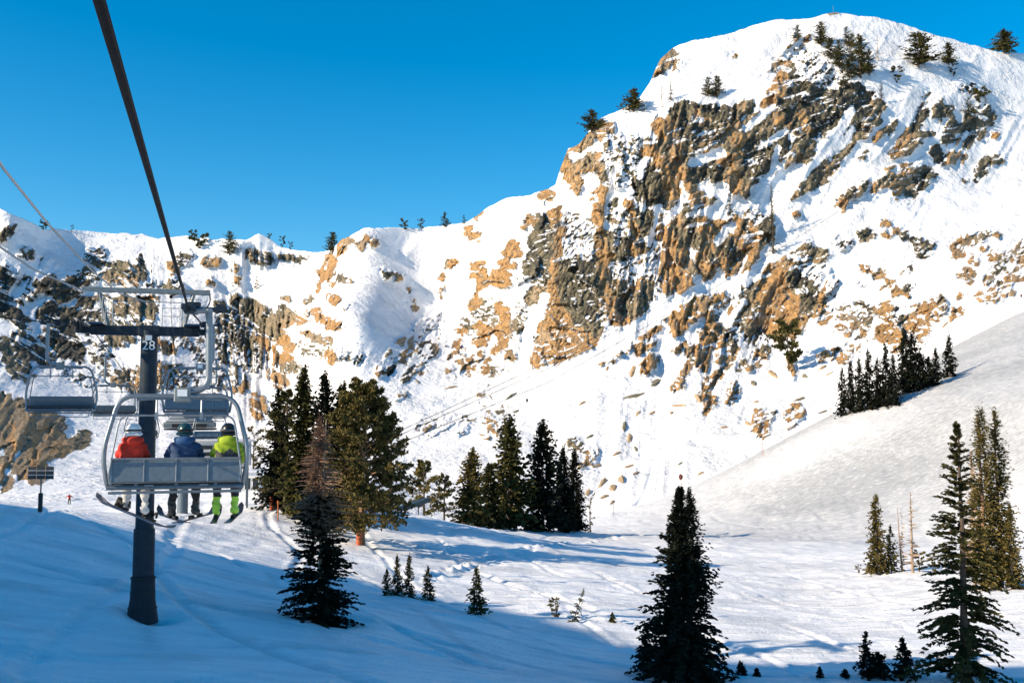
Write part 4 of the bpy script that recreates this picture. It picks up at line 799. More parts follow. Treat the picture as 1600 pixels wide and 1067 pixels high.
def quads(P, D, S, L, Wd):
    """lens shaped sprays: start P, direction D, sideways S, length L, half width Wd -> verts, quads"""
    mid = P+D*(L*0.42)[:, None]
    V = np.stack([P, mid+S*Wd[:, None], P+D*L[:, None], mid-S*Wd[:, None]], 1).reshape(-1, 3)
    q = np.arange(len(V)).reshape(-1, 4); return V, q
def nrm(a): return a/(np.linalg.norm(a, axis=-1, keepdims=True)+1e-9)
def conifer_crown(H, R, rng, nb=120, nt=8, z0=0.04, droop=0.35, rise=0.1, power=0.85, dens=2, gap=0.0, zt=1.0, minr=0.03, sprw=1.0, jit=1.0, fine=1.0, whorl=0.3):
    u = (np.arange(nb)+rng.random(nb))/nb
    lay = np.floor(u*(nb/7.0)); u = np.clip(u*(1-whorl)+whorl*((lay+0.5)/(nb/7.0))+rng.normal(0, 0.004, nb), 0, 1)      # loose whorls
    z = H*(z0+(zt-z0)*u); L = R*((1-u)**power*(0.62+0.55*rng.random(nb))+minr)
    keep = rng.random(nb) > gap; z, L, u = z[keep], L[keep], u[keep]; nb = len(z)
    az = rng.random(nb)*2*math.pi; d = np.stack([np.cos(az), np.sin(az), 0*az], -1); side = np.stack([-np.sin(az), np.cos(az), 0*az], -1)
    rs = rise+0.75*u**2+rng.normal(0, 0.08, nb); dr = droop*(1-0.7*u)*(0.7+0.6*rng.random(nb))
    t = np.linspace(0.12, 1.0, nt); Vs = []; n = 0; Q = []
    pos = lambda tt: d[:, None]*(L[:, None]*tt)[..., None]+np.array([0, 0, 1.0])*((z[:, None]+L[:, None]*(rs[:, None]*tt-dr[:, None]*tt**2))[..., None])
    T = np.broadcast_to(t, (nb, nt))+rng.normal(0, 0.02, (nb, nt)); T = np.clip(T, 0.05, 1)
    P = pos(T); tang = nrm(pos(T+0.03)-P); P = P+np.array([0, 0, 1.0])*(rng.normal(0, 1, (nb, nt))*(0.05*R+0.012*H)*jit)[..., None]
    for k in range(dens+1):
        sg = (-1, 1, 0)[k % 3] if dens >= 2 else (-1, 1)[k % 2]
        ang = (sg*(0.65+0.45*rng.random((nb, nt))) if sg else rng.normal(0, 0.15, (nb, nt)))
        Dv = nrm(tang*np.cos(ang)[..., None]+side[:, None]*np.sin(ang)[..., None]+np.array([0, 0, 1.0])*rng.normal(-0.10, 0.16, (nb, nt))[..., None])
        ln = fine*(0.17*L[:, None]*(1.25-0.75*T)+0.055*R+0.02)*(0.7+0.7*rng.random((nb, nt)))
        S = nrm(np.cross(Dv, nrm(rng.normal(0, 1, (nb, nt, 3))*0.75+np.array([0, 0, 1.0]))))
        V, q = quads(P.reshape(-1, 3), Dv.reshape(-1, 3), S.reshape(-1, 3), ln.ravel(), ln.ravel()*(0.20+0.12*rng.random(nb*nt))*sprw)
        Vs.append(V); Q.append(q+n); n += len(V)
        # the drooping needles beneath the spray
        S2 = nrm(np.cross(Dv, side[:, None]+0*Dv)+rng.normal(0, 0.3, (nb, nt, 3)))
        V, q = quads(P.reshape(-1, 3), Dv.reshape(-1, 3), S2.reshape(-1, 3), ln.ravel()*0.9, ln.ravel()*0.13*sprw)
        Vs.append(V); Q.append(q+n); n += len(V)
    # leader
    k = 26; zz = H*(0.90+0.10*rng.random(k)); a = rng.random(k)*6.28
    Dv = nrm(np.stack([np.cos(a)*0.6, np.sin(a)*0.6, 0.8+0*a], -1)); S = nrm(np.cross(Dv, rng.normal(0, 1, (k, 3))))
    V, q = quads(np.stack([0*a, 0*a, zz*zt], -1), Dv, S, np.full(k, R*0.09), np.full(k, R*0.028)); Vs.append(V); Q.append(q+n); n += len(V)
    return np.concatenate(Vs), np.concatenate(Q)
def branches_mesh(mb, H, R, rng, nb, z0, z1, droop, up, rad, power=0.8, seg=3):
    for i in range(nb):
        u = rng.random(); z = H*(z0+(z1-z0)*u); L = R*((1-u)**power*(0.45+0.6*rng.random())+0.08); a = rng.random()*6.28
        d = np.array([math.cos(a), math.sin(a), 0]); t = np.linspace(0, 1, 5)
        k = rng.normal(0, 0.12)
        P = d*(L*t)[:, None]+np.array([-d[1], d[0], 0])*(k*L*t*t)[:, None]+np.array([0, 0, 1.0])*(z+L*(up*t-droop*t*t))[:, None]
        mb.tube(P, rad*(1-0.8*t)*(0.5+L/R), seg, False)
def pine_crown(H, R, rng, limbs=26, tufts=14, z0=0.18, flat=0.0, tl=0.11):
    """round topped pine: ascending limbs that carry separate tufts of needles"""
    Vs = []; Q = []; n = 0; LP = []
    for i in range(limbs):
        u = (i+rng.random())/limbs; z = H*(z0+(0.93-z0)*u); prof = math.sin(math.pi*min(1, 0.16+0.84*(1-u)**0.8))**0.7 if not flat else (1-u)**0.55
        L = R*max(0.18, prof)*(0.65+0.5*rng.random()); a = rng.random()*6.28
        d = np.array([math.cos(a), math.sin(a), 0]); upv = 0.15+0.75*u+rng.normal(0, 0.1)
        t = np.linspace(0, 1, 6); pts = d*(L*t)[:, None]+np.array([0, 0, 1.0])*(z+L*(upv*t-0.12*t*t))[:, None]+np.cumsum(rng.normal(0, 0.03*L, (6, 3)), 0)*t[:, None]
        LP.append(pts)
        for k in range(tufts):
            s = 0.35+0.65*rng.random()**0.7; i0 = min(4, int(s*5)); p = pts[i0]+(pts[i0+1]-pts[i0])*(s*5-i0)+rng.normal(0, 0.10*L, 3)*np.array([1, 1, 0.6])
            m = 9; Dv = nrm(rng.normal(0, 1, (m, 3))+d*0.6+np.array([0, 0, 0.45])); S = nrm(np.cross(Dv, rng.normal(0, 1, (m, 3))))
            ln = R*tl*(0.8+0.9*rng.random(m)); V, q = quads(np.repeat(p[None], m, 0), Dv, S, ln, ln*0.24); Vs.append(V); Q.append(q+n); n += len(V)
    return np.concatenate(Vs), np.concatenate(Q), LP
def trunk_obj(root, H, r, mat, rng, bend=0.0, top=0.97, z_from=-0.6):
    t = np.linspace(0, 1, 9); P = np.stack([bend*H*t*t+np.cumsum(rng.normal(0, 0.003*H, 9)), np.cumsum(rng.normal(0, 0.003*H, 9)), z_from+(H*top-z_from)*t], -1); P[0, :2] = 0
    return MB().tube(P, r*(1-0.9*t)+0.008, 8).build("trunk", mat, root)
def crown_obj(root, V, q, mat, name="crown"):
    return link(bpy.data.objects.new(name, np_mesh(name, V, q, mat, False)), root)
TREE_N = [0]
def tree(px, base, top, hw, lab, kind='fir', d=None, mat=None, on='g', seed=None, group=None, name=None, cat="tree", lod=1.0, p=None, **kw):
    TREE_N[0] += 1; rng = np.random.default_rng(seed or 1000+TREE_N[0]*7)
    if p is None:
        if d is not None:
            q = at(px, base, d); p = np.array([q[0], q[1], float(full_ground(np.array([q[0]]), np.array([q[1]]))[0])]); mpp = np.hypot(d, q[0])/F*0.985
            Ztop = at(px, top, d)[2]; H = Ztop-p[2]
        elif on == 'g':
            p = ground_hit(px, base); H = at(px, top, p[1])[2]-p[2]
        else:
            p, _ = mount_at(px, base); H = at(px, top, p[1])[2]-p[2]
    else: H = at(px, top, p[1])[2]-p[2]
    mpp = p[1]/F*1.02; R = hw*mpp
    root = empty(name or {'fir': "fir_tree", 'pine': "pine_tree", 'dead': "dead_tree", 'rpine': "pine_tree", 'bush': "shrub"}.get(kind, "fir_tree"), p, rng.random()*6.28 if kind != 'lean' else 0)
    H = max(H, 0.3)
    if kind in ('fir', 'lean'):
        nb = int(kw.get('nb', 110)*lod*np.clip(H/R/3.6, 1, 2.6)); V, q = conifer_crown(H, R, rng, nb, kw.get('nt', 8), kw.get('z0', 0.03), kw.get('droop', 0.35), kw.get('rise', 0.1), kw.get('power', 0.85), kw.get('dens', 2), kw.get('gap', 0.0), sprw=kw.get('sprw', 1.55), jit=kw.get('jit', 1.0), fine=kw.get('fine', 1.0), whorl=kw.get('whorl', 0.3))
        if kw.get('twin'):
            V2, q2 = conifer_crown(H*0.985, R*0.55, rng, nb//3, 12, 0.5, 0.3, 0.1, 0.9, 2, fine=0.8); V2[:, 0] += 0.0; sh = np.array([kw['twin'], 0.1, 0]); c_, s_ = math.cos(-root.rotation_euler.z), math.sin(-root.rotation_euler.z)
            sh = np.array([sh[0]*c_, sh[0]*s_, 0]); V2 = V2+sh; q = np.concatenate([q, q2+len(V)]); V = np.concatenate([V, V2])
        trunk_obj(root, H, max(0.035, 0.018*H), kw.get('bark', M_BARK), rng)
        crown_obj(root, V, q, mat or M_FIR)
        if kind == 'lean': root.rotation_euler = (0, kw.get('tilt', 0.3), 0)
    elif kind == 'pine':
        V, q, LP = pine_crown(H, R, rng, int(kw.get('limbs', 26)*lod), kw.get('tufts', 14), kw.get('z0', 0.12), kw.get('flat', 0.0), kw.get('tl', 0.11))
        trunk_obj(root, H, max(0.05, kw.get('tr', 0.025)*H), kw.get('bark', M_BARK), rng, 0.0, 0.9)
        lm = MB()
        for pts in LP: lm.tube(pts, np.linspace(0.012*H, 0.003*H, 6)*0.6, 4, False)
        lm.build("limbs", kw.get('bark', M_BARK), root)["kind"] = "stuff"
        crown_obj(root, V, q, mat or M_PINE)
    elif kind == 'rpine':
        trunk_obj(root, H, max(0.08, 0.03*H), M_BARK, rng, 0.0, 0.8)
        V, q = conifer_crown(H*0.93, R*1.05, rng, int(120*lod), 8, 0.05, 0.18, 0.35, 0.62, 2, 0.22, sprw=0.95, jit=0.7); V[:, :2] *= (1+0.38*np.sin(3*np.arctan2(V[:, 1], V[:, 0])+rng.random()*6+V[:, 2]*3/H))[:, None]
        crown_obj(root, V, q, mat or M_PINE)
    elif kind == 'dead':
        trunk_obj(root, H, max(0.05, kw.get('tr', 0.016)*H), M_DEADWOOD, rng, kw.get('bend', 0.0), 1.0)
        mb = MB(); branches_mesh(mb, H, R, rng, int(kw.get('nb', 60)*lod), kw.get('z0', 0.1), 0.97, 0.25, 0.25, 0.010*H*kw.get('br', 1.0), 0.6)
        bo = mb.build("bare_branches", kw.get('wood', M_DEADWOOD), root); bo["kind"] = "stuff"
        if kw.get('needles'):
            V, q = conifer_crown(H, R*0.95, rng, 70, 7, 0.05, 0.3, 0.1, 0.7, 1, 0.25); crown_obj(root, V, q, mat or M_DEADN)
    elif kind == 'bush':
        V, q, LP = pine_crown(H, R, rng, 16, 16, 0.05, 0.0, 0.13); MB().tube([(0, 0, -0.3), (0.02, 0, H*0.3), (0, 0.02, H*0.7)], [0.05, 0.04, 0.02], 6).build("stem", M_BARK, root); crown_obj(root, V, q, mat or M_PINE)
    tag(root, lab, cat, group or "trees on the slopes"); return root
ORD = ["first", "second", "third", "fourth", "fifth", "sixth", "seventh", "eighth", "ninth", "tenth"]

# --- near trees
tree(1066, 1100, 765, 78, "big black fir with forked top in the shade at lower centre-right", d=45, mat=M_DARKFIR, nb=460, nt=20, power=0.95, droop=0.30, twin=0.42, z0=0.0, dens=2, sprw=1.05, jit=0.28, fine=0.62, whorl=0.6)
tree(1508, 1095, 662, 84, "tall fir with layered branches at lower right, dark below and sunlit above", d=45, mat=M_FIR, nb=210, nt=24, power=0.95, droop=0.42, gap=0.12, z0=0.05, sprw=0.9, jit=0.12, fine=0.55, whorl=0.72)
# the fir in front of the tower's right: dark skirt below, dead brown branches above
r500 = tree(497, 968, 655, 60, "fir with dead brown upper half and dark skirt, right of the lift tower", kind='dead', d=45, nb=260, z0=0.42, tr=0.014, needles=False, br=0.45, wood=plain('brown_dead_twigs', (0.22, 0.13, 0.085), 0.9, 0, 0.3, 7))
rng = np.random.default_rng(77); Hn = 8.9*1.0
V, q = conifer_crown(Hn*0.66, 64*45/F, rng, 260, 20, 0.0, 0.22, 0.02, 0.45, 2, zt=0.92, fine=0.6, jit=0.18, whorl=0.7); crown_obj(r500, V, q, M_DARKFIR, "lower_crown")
V, q = conifer_crown(Hn, 42*45/F, rng, 190, 13, 0.46, 0.30, 0.05, 0.7, 1, 0.1, zt=0.99, sprw=0.8, jit=1.5, fine=0.65); crown_obj(r500, V, q, M_DEADN, "brown_crown")
# --- small trees along the shadow's edge
sm = "young firs in the snow"
for (x, b, t, w, lab) in [(604, 937, 890, 12, "short young fir, leftmost of the row of four in mid snow"), (620, 938, 868, 13, "slim young fir, second from the left in the row of four"), (639, 941, 868, 14, "tall young fir, third from the left in the row of four"), (668, 944, 886, 15, "young fir, rightmost of the row of four"),
                          (745, 964, 888, 21, "lone young fir standing right of the row of four small firs"), (1010, 1064, 975, 24, "small dark fir tucked against the left of the big black fir"), (1158, 1078, 1034, 11, "tiny fir top just right of the big black fir"), (1183, 1080, 1044, 8, "tiniest fir tip right of the big black fir at the bottom edge"),
                          (1355, 1072, 988, 20, "slim fir at the bottom edge, left of three small firs"), (1373, 1085, 1022, 26, "bushy fir at the bottom edge, middle of three small firs"), (1412, 1080, 998, 23, "fir at the bottom edge beside the tall layered fir"), (1281, 1058, 1042, 7, "very small fir seedling in sunlit snow near the bottom edge"), (1321, 1076, 1050, 8, "fir seedling at the bottom edge left of the slim fir"),
                          (957, 977, 957, 8, "low seedling in the snow right of the leaning young fir")]:
    tree(x, b, t, w, lab, nb=70, nt=7, lod=1.0, sprw=1.9, mat=M_DARKFIR if x > 980 else M_FIR, group=sm, power=0.8, d=None if b < 1060 else 47, z0=0.02)
tree(869, 968, 936, 12, "ragged low shrub beside the leaning young fir", kind='bush', group=sm, cat="shrub")
tree(894, 975, 918, 14, "thin leaning young fir in the sunlit snow", kind='lean', nb=34, nt=6, gap=0.2, tilt=0.33, group=sm)
# --- the group left of centre
cg = "tall trees left of centre"
tree(395, 776, 668, 22, "loose pine behind the right side of the occupied chair", kind='pine', group=cg, d=118, limbs=26, tufts=18, tl=0.085)
tree(433, 792, 612, 32, "leftmost tall fir of the group beside the chair", d=100, nb=150, nt=9, group=cg, mat=M_DARKFIR, power=0.6)
tree(446, 797, 598, 42, "broad dark conifer with lit left side, second in the tall group", d=97, kind='pine', group=cg, limbs=60, tufts=24, z0=0.14, tl=0.075, flat=1, mat=M_FIR)
tree(472, 800, 578, 38, "tallest pointed fir of the group left of centre", d=95, nb=200, nt=9, group=cg, power=0.65)
tree(505, 803, 588, 38, "slim pointed fir between the tallest fir and the spreading pine", d=94, nb=170, nt=9, group=cg, power=0.65, mat=M_DARKFIR)
tree(533, 806, 604, 42, "fir half hidden behind the spreading pine on its left", d=96, nb=170, nt=9, group=cg, power=0.6)
tree(566, 853, 588, 82, "large spreading pine with trunk wrapped in orange padding", kind='pine', d=86, group=cg, limbs=130, tufts=34, z0=0.13, tl=0.055, flat=1, tr=0.021, bark=M_TRUNKL, mat=M_PINE)
tree(610, 802, 640, 40, "dark pine behind the right edge of the spreading pine", kind='pine', d=104, group=cg, limbs=50, tufts=22, z0=0.2, tl=0.075, flat=1, mat=M_FIR)
# --- the grove in the middle
mg = "grove of conifers in the middle"
for (x, b, t, w, k, dd, m_, lab) in [(662, 806, 716, 34, 'pine', 128, M_PINE, "olive pine at the left end of the middle grove"), (694, 810, 738, 26, 'pine', 130, M_PINE, "low bushy pine beside the olive pine in the grove"), (737, 813, 706, 33, 'fir', 132, M_PINE, "sunlit yellowish fir left of the two big dark firs"), (764, 816, 728, 28, 'fir', 136, M_FIR, "fir between the yellowish fir and the big dark fir"),
                                     (796, 822, 657, 47, 'fir', 140, M_FIR, "big broad fir with sharp top, tallest of the middle grove"), (849, 822, 664, 40, 'fir', 142, M_DARKFIR, "big dark fir beside the tallest of the middle grove"), (880, 817, 702, 22, 'fir', 146, M_DARKFIR, "dark fir behind the right side of the grove"), (898, 812, 704, 20, 'fir', 150, M_DARKFIR, "slim dark fir at the right end of the grove")]:
    tree(x, b, t, w, lab, kind=k, d=dd, mat=m_, group=mg, nb=170, nt=9, power=0.62, limbs=40, tufts=20, tl=0.075, flat=1)
tree(922, 812, 772, 11, "small yellowish pine at the foot of the grove's right end", kind='pine', d=156, group=mg, limbs=12, tufts=9)
# --- dark rows on the grey slope
row = [(1318, 658, 578, 14), (1331, 657, 566, 15), (1344, 655, 562, 16), (1359, 653, 548, 17), (1373, 650, 562, 16), (1386, 647, 540, 19), (1397, 643, 556, 14)]
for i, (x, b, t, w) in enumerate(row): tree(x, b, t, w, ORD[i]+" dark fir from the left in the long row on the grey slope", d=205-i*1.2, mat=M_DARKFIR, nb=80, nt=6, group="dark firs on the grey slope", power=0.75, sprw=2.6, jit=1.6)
row = [(1416, 632, 518, 21), (1428, 630, 522, 23), (1440, 627, 552, 18), (1452, 623, 560, 17), (1464, 616, 545, 12), (1484, 588, 526, 15)]
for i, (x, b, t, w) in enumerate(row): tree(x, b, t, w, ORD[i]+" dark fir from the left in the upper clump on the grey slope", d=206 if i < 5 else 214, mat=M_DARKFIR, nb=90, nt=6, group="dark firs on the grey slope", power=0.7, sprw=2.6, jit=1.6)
# --- right foreground, sunlit
rg_ = "sunlit trees at the right"
tree(1541, 922, 642, 38, "tall thin sunlit fir behind the layered fir, left of a pair", d=72, nb=150, nt=12, gap=0.15, fine=0.75, sprw=1.1, group=rg_, mat=M_PINE, power=0.6, bark=M_TRUNKL)
tree(1564, 924, 645, 36, "tall thin sunlit fir, right of the pair near the right edge", d=73, nb=150, nt=12, gap=0.15, fine=0.75, sprw=1.1, group=rg_, mat=M_PINE, power=0.6, bark=M_TRUNKL)
tree(1524, 915, 705, 26, "dead bleached tree left of the tall sunlit pair", kind='dead', d=74, nb=120, group=rg_, needles=True)
tree(1582, 930, 790, 24, "shorter sunlit fir at the foot of the tall pair", d=71, nb=90, nt=8, group=rg_, mat=M_PINE)
tree(1371, 894, 776, 20, "sunlit fir on the left of the small group with bare trunks", d=90, nb=110, nt=8, group=rg_, mat=M_PINE, power=0.6)
tree(1393, 897, 822, 18, "bushy low fir between the sunlit fir and the bare trunks", d=90, nb=80, nt=7, group=rg_)
tree(1427, 905, 768, 13, "tall bare bleached trunk in the small group at right", kind='dead', d=88, nb=70, tr=0.020, group=rg_)
tree(1411, 900, 792, 11, "shorter leaning bare trunk left of the tall bare trunk", kind='dead', d=90, nb=50, tr=0.018, bend=0.05, group=rg_)
tree(1437, 908, 862, 12, "low shrub at the foot of the tall bare trunk", kind='bush', d=88, group=rg_, cat="shrub")
tree(1462, 905, 868, 10, "small shrub between the bare trunks and the layered fir", kind='bush', d=86, group=rg_, cat="shrub")
tree(1341, 892, 883, 5, "tiny shrub in the snow left of the small tree group", kind='bush', d=92, group=rg_, cat="shrub")
# --- trees on the cliffs and ridges
hg = "trees high on the mountain"
HI = [(1283, 72, 33, 13, 'pine', "brown-green pine on the orange rocks just below the summit"), (1310, 106, 61, 14, 'pine', "dark pine below the summit, left of the biggest summit pine"), (1343, 122, 52, 22, 'pine', "biggest dark pine of the clump below the summit"), (1318, 136, 102, 11, 'pine', "small pine at the lower end of the summit clump"),
      (1401, 131, 104, 10, 'bush', "round dark bush right of the summit clump"), (1434, 106, 50, 25, 'pine', "large lone round pine on the snow right of the summit"), (1482, 102, 66, 15, 'pine', "smaller pine casting a long shadow right of the lone round pine"), (1488, 120, 100, 7, 'bush', "small bush below the pine with the long shadow"), (1376, 160, 128, 8, 'fir', "thin dark tree on the rib below the summit clump"),
      (1323, 72, 40, 10, 'pine', "dark pine directly below the summit marker"), (1372, 96, 55, 11, 'dead', "bare dead tree at the right edge of the summit clump"), (1330, 74, 52, 9, 'pine', "small pine behind the summit clump"), (1567, 84, 48, 21, 'pine', "round pine on the skyline near the right edge"), (1246, 62, 38, 9, 'pine', "pale small pine at the left of the summit rocks"),
      (1106, 150, 120, 11, 'pine', "left of two small pines on the snow above the cliff"), (1120, 152, 117, 12, 'pine', "right of two small pines on the snow above the cliff"), (1034, 168, 124, 9, 'dead', "bare twisted tree on the left shoulder of the mountain"), (1048, 158, 126, 7, 'fir', "small fir beside the bare twisted tree"), (990, 175, 138, 18, 'pine', "pine on the skyline step of the left shoulder"), (924, 204, 172, 17, 'pine', "round dark pine on the skyline below the left shoulder"),
      (1141, 337, 295, 10, 'fir', "dark fir on the snow ledge in the middle of the cliff"), (1205, 348, 285, 8, 'fir', "thin fir on the diagonal snow gully"), (1207, 396, 328, 10, 'fir', "sunlit thin fir at the top of the big orange block"), (1232, 576, 510, 28, 'pine', "sparse spreading pine at the foot of the big orange block"), (1530, 162, 142, 15, 'bush', "low dark bush on the right-hand rock band"), (1514, 182, 152, 11, 'pine', "small pine in the right-hand rock band"),
      (1297, 92, 58, 12, 'pine', "pine on the left side of the summit clump"), (1330, 98, 62, 11, 'pine', "tall pine in the middle of the summit clump"), (1358, 118, 74, 11, 'pine', "dark pine at the right of the biggest summit pine"), (1326, 124, 92, 12, 'pine', "low pine in front of the biggest summit pine"),
      (520, 396, 362, 13, 'pine', "dark pine in the notch of the left skyline"), (695, 356, 332, 12, 'fir', "largest fir on the skyline left of the cliffs"), (724, 350, 336, 6, 'fir', "tiny fir on the skyline right of the largest one"), (632, 359, 347, 8, 'bush', "low bush on the skyline saddle"), (658, 358, 343, 6, 'bush', "pale small bush on the skyline saddle"), (358, 398, 360, 13, 'pine', "pine on the far left ridge beside the rope"), (310, 388, 370, 14, 'bush', "wide low bush on the far left ridge"),
      (300, 374, 362, 7, 'bush', "small brown bush on the far left skyline"), (440, 385, 370, 6, 'bush', "small bush left of the skyline notch"), (452, 390, 379, 4, 'bush', "smallest bush left of the skyline notch"), (400, 452, 432, 8, 'fir', "lone little fir on the far left snow bowl"), (112, 362, 352, 3, 'bush', "speck of a bush on the far left skyline"), (68, 358, 349, 8, 'bush', "dark bush on the skyline above the left rope"), (420, 374, 366, 4, 'bush', "tiny bush beside the pointed snow crest")]
for (x, b, t, w, k, lab) in HI:
    tree(x, b, t, w, lab, kind='rpine' if k == 'pine' and x != 1232 else k, on='m', lod=0.6 if w < 12 else 1.0, nb=46, nt=6, group=hg, cat="shrub" if k == 'bush' else "tree", limbs=22, tufts=10, tl=0.17, mat=M_FIR if k != 'dead' else None)

# ------------------------------------------------------------------ loose rocks in the snow below the cliffs
SMALL = """984 590 990 573 4 o;1015 603 1032 594 4 g;978 625 998 615 5 g;1088 628 1094 618 4 o;1055 636 1065 634 5 o;1047 646 1050 644 3 o;1017 648 1020 643 3 o;994 650 997 644 3 o;1175 601 1177 597 5 g;1178 630 1183 628 3 o;1166 666 1171 658 4 o;1247 626 1251 622 4 g;965 672 985 660 5 g;906 632 912 628 3 o;919 683 925 680 3 g;936 664 939 660 2 g;981 691 985 680 4 o;960 712 964 707 4 o;989 706 995 697 3 g;979 732 985 726 4 o;968 751 973 746 6 p;992 742 996 737 3 o;955 765 959 759 6 p;938 757 945 750 7 p;931 730 935 724 3 o;915 772 921 768 6 p;941 778 945 774 4 p;953 786 958 783 4 p;1110 688 1114 685 2 o;1120 681 1124 678 2 g;1130 669 1134 667 3 o;1039 708 1042 705 2 d;1058 727 1063 724 3 g;1091 742 1096 738 3 o;1127 718 1131 716 2 o;1283 646 1289 642 4 d;1205 590 1208 581 4 o;1295 585 1297 582 4 o;1256 590 1261 586 5 g;1282 577 1286 574 4 o;1018 598 1029 594 3 g;1103 597 1106 593 4 o;698 608 710 604 3 o;706 617 702 623 2 g;650 598 653 594 3 g;645 609 648 607 2 d;800 615 795 624 3 g;820 627 823 624 3 d;803 645 806 642 3 g;676 622 690 615 2 g;870 575 873 572 2 d;885 568 888 566 2 o;946 578 949 574 3 o;1465 500 1468 496 3 o;1475 512 1477 506 3 o"""
def rock_mesh(seed, mat):
    rng = np.random.default_rng(seed); bm = bmesh.new()
    pts = nrm(rng.normal(0, 1, (26, 3)))*(0.78+0.35*rng.random((26, 1)))
    for p in pts: bm.verts.new(tuple(p))
    r = bmesh.ops.convex_hull(bm, input=bm.verts)
    for v in [v for v in bm.verts if not v.link_faces]: bm.verts.remove(v)
    me = bpy.data.meshes.new("rock"); bm.to_mesh(me); bm.free(); me.materials.append(mat); return me
RMAT = {k: rock_mat("loose_rock_"+{'o': "orange", 'p': "tan", 'g': "grey", 'd': "dark"}[k], KH[k]+(0.25 if k == 'o' else 0)) for k in "opgd"}
RM = {k: [rock_mesh(i+ord(k), RMAT[k]) for i in range(4)] for k in "opgd"}
for i, s in enumerate([s for s in SMALL.split(";") if float(s.split()[4]) > 2.5]):
    v = s.split(); x0, y0, x1, y1, w = [float(a) for a in v[:5]]
    P0, N0 = mount_at(x0, y0); P1, N1 = mount_at(x1, y1); e = P1-P0; Ln = np.linalg.norm(e); e = e/(Ln+1e-9); Nn = nrm(N0+N1); Nn = nrm(Nn-e*(Nn@e)); b_ = np.cross(Nn, e); mp_ = P0[1]/F
    o = link(bpy.data.objects.new("rock", RM[v[5]][i % 4]), mountain)
    M = Matrix(((e[0], b_[0], Nn[0]), (e[1], b_[1], Nn[1]), (e[2], b_[2], Nn[2]))).to_4x4()@Matrix.Rotation(0.5*math.sin(i*2.7), 4, 'Z')@Matrix.Diagonal((Ln*0.6+w*mp_*(1.1+0.5*math.sin(i*1.9)**2), w*mp_*(1.1+0.3*math.sin(i*3.1)), w*mp_*1.0, 1))@Matrix.Rotation(i*1.3, 4, 'X')
    M.translation = Vector([float(c) for c in (P0+P1)/2-Nn*w*mp_*0.25]); o.matrix_world = M

# ------------------------------------------------------------------ lift station and small buildings
tp = rope_pt(95, 'r'); tl_ = rope_pt(95, 'l'); tc_ = (tp+tl_)/2; gz = float(ground_z(np.array([tc_[0]]), np.array([tc_[1]]))[0])
ST = empty("lift_station", (tc_[0], tc_[1], gz), LROT); hz = tp[2]-gz
glass = plain("dark_window_glass", (0.02, 0.03, 0.04), 0.08, 0, 0.2, 2)
yellow = plain("dull_yellow_paint", (0.42, 0.38, 0.17), 0.6)
MB().lathe([(0.48, -0.5), (0.46, hz*0.5), (0.44, hz-0.3)], (-0.5, 0, 0), 18).build("column", galv_dull, ST)
h = MB(); h.box((0, 0.5, hz+0.35), (4.6, 6.0, 0.5), bev=0.15); h.build("housing", grey_paint, ST)
h = MB(); h.box((0, 0.7, hz+0.98), (4.2, 5.4, 0.75), taper=0.68, bev=0.05); h.build("roof", plain("grey_roof_sheet", (0.22, 0.25, 0.27), 0.55), ST)
MB().lathe([(2.35, -0.08), (2.4, 0.0), (2.35, 0.08)], (0, 1.2, hz-0.05), 32).build("bullwheel", dark_steel, ST)
MB().box((0, -2.55, hz+0.30), (3.0, 0.06, 0.34)).build("opening_shade_panel", black_rubber, ST)  # black sheet painted in for the shaded inside of the station
MB().box((0.1, -1.9, hz+1.9), (0.42, 0.3, 1.6), bev=0.03).build("mast", yellow, ST)
# operator's hut with white framed windows
HT = empty("operator_hut", (tc_[0]+1.2, tc_[1]+7.0, float(ground_z(np.array([tc_[0]+1.2]), np.array([tc_[1]+7.0]))[0])), LROT)
hb = 137.0
def hut(root, w, dp_, z0, z1, wall, rows, cols, frame, roofm, over=0.25):
    MB().box((0, 0, (z0+z1)/2), (w, dp_, z1-z0), bev=0.02).build("wall", wall, root)
    MB().box((0, 0, z1+0.10), (w+2*over, dp_+2*over, 0.20), bev=0.03).build("roof", roofm, root)
    for r_ in range(rows):
        for c_ in range(cols):
            x = -w/2+(c_+0.5)*w/cols; z = z0+(z1-z0)*(0.30 if rows == 1 else 0.08)+(r_+0.5)*(z1-z0)*(0.55 if rows == 1 else 0.84)/rows; ww = w/cols*0.80; hh = (z1-z0)*(0.45 if rows == 1 else 0.84/rows*0.72)
            wo = MB().box((x, -dp_/2-0.012, z), (ww, 0.03, hh)).build("window", glass, root)
            f = MB()
            for sx in (-1, 1): f.box((x+sx*ww/2, -dp_/2-0.03, z), (0.06, 0.05, hh+0.06))
            for sz in (-1, 1): f.box((x, -dp_/2-0.03, z+sz*hh/2), (ww, 0.05, 0.06))
            f.build("frame", frame, wo)
zz0 = at(300, 727, tc_[1]+7)[2]-HT.location.z; zz1 = at(300, 690, tc_[1]+7)[2]-HT.location.z
hut(HT, 5.2, 2.6, zz0, zz1, white_paint, 3, 3, white_paint, plain("snowy_white_roof", (0.75, 0.77, 0.8), 0.7))
pm = MB()
for sx in (-1, 1):
    for sy in (-1, 1): MB().box((sx*2.3, sy*1.0, zz0/2-0.2), (0.18, 0.18, zz0+0.4)).build("post", galv_dull, HT)
tag(HT, "raised white hut with white framed windows behind the lift riders", "hut"); tag(ST, "grey lift station with sloped roof at the far end of the ropes", "lift station")
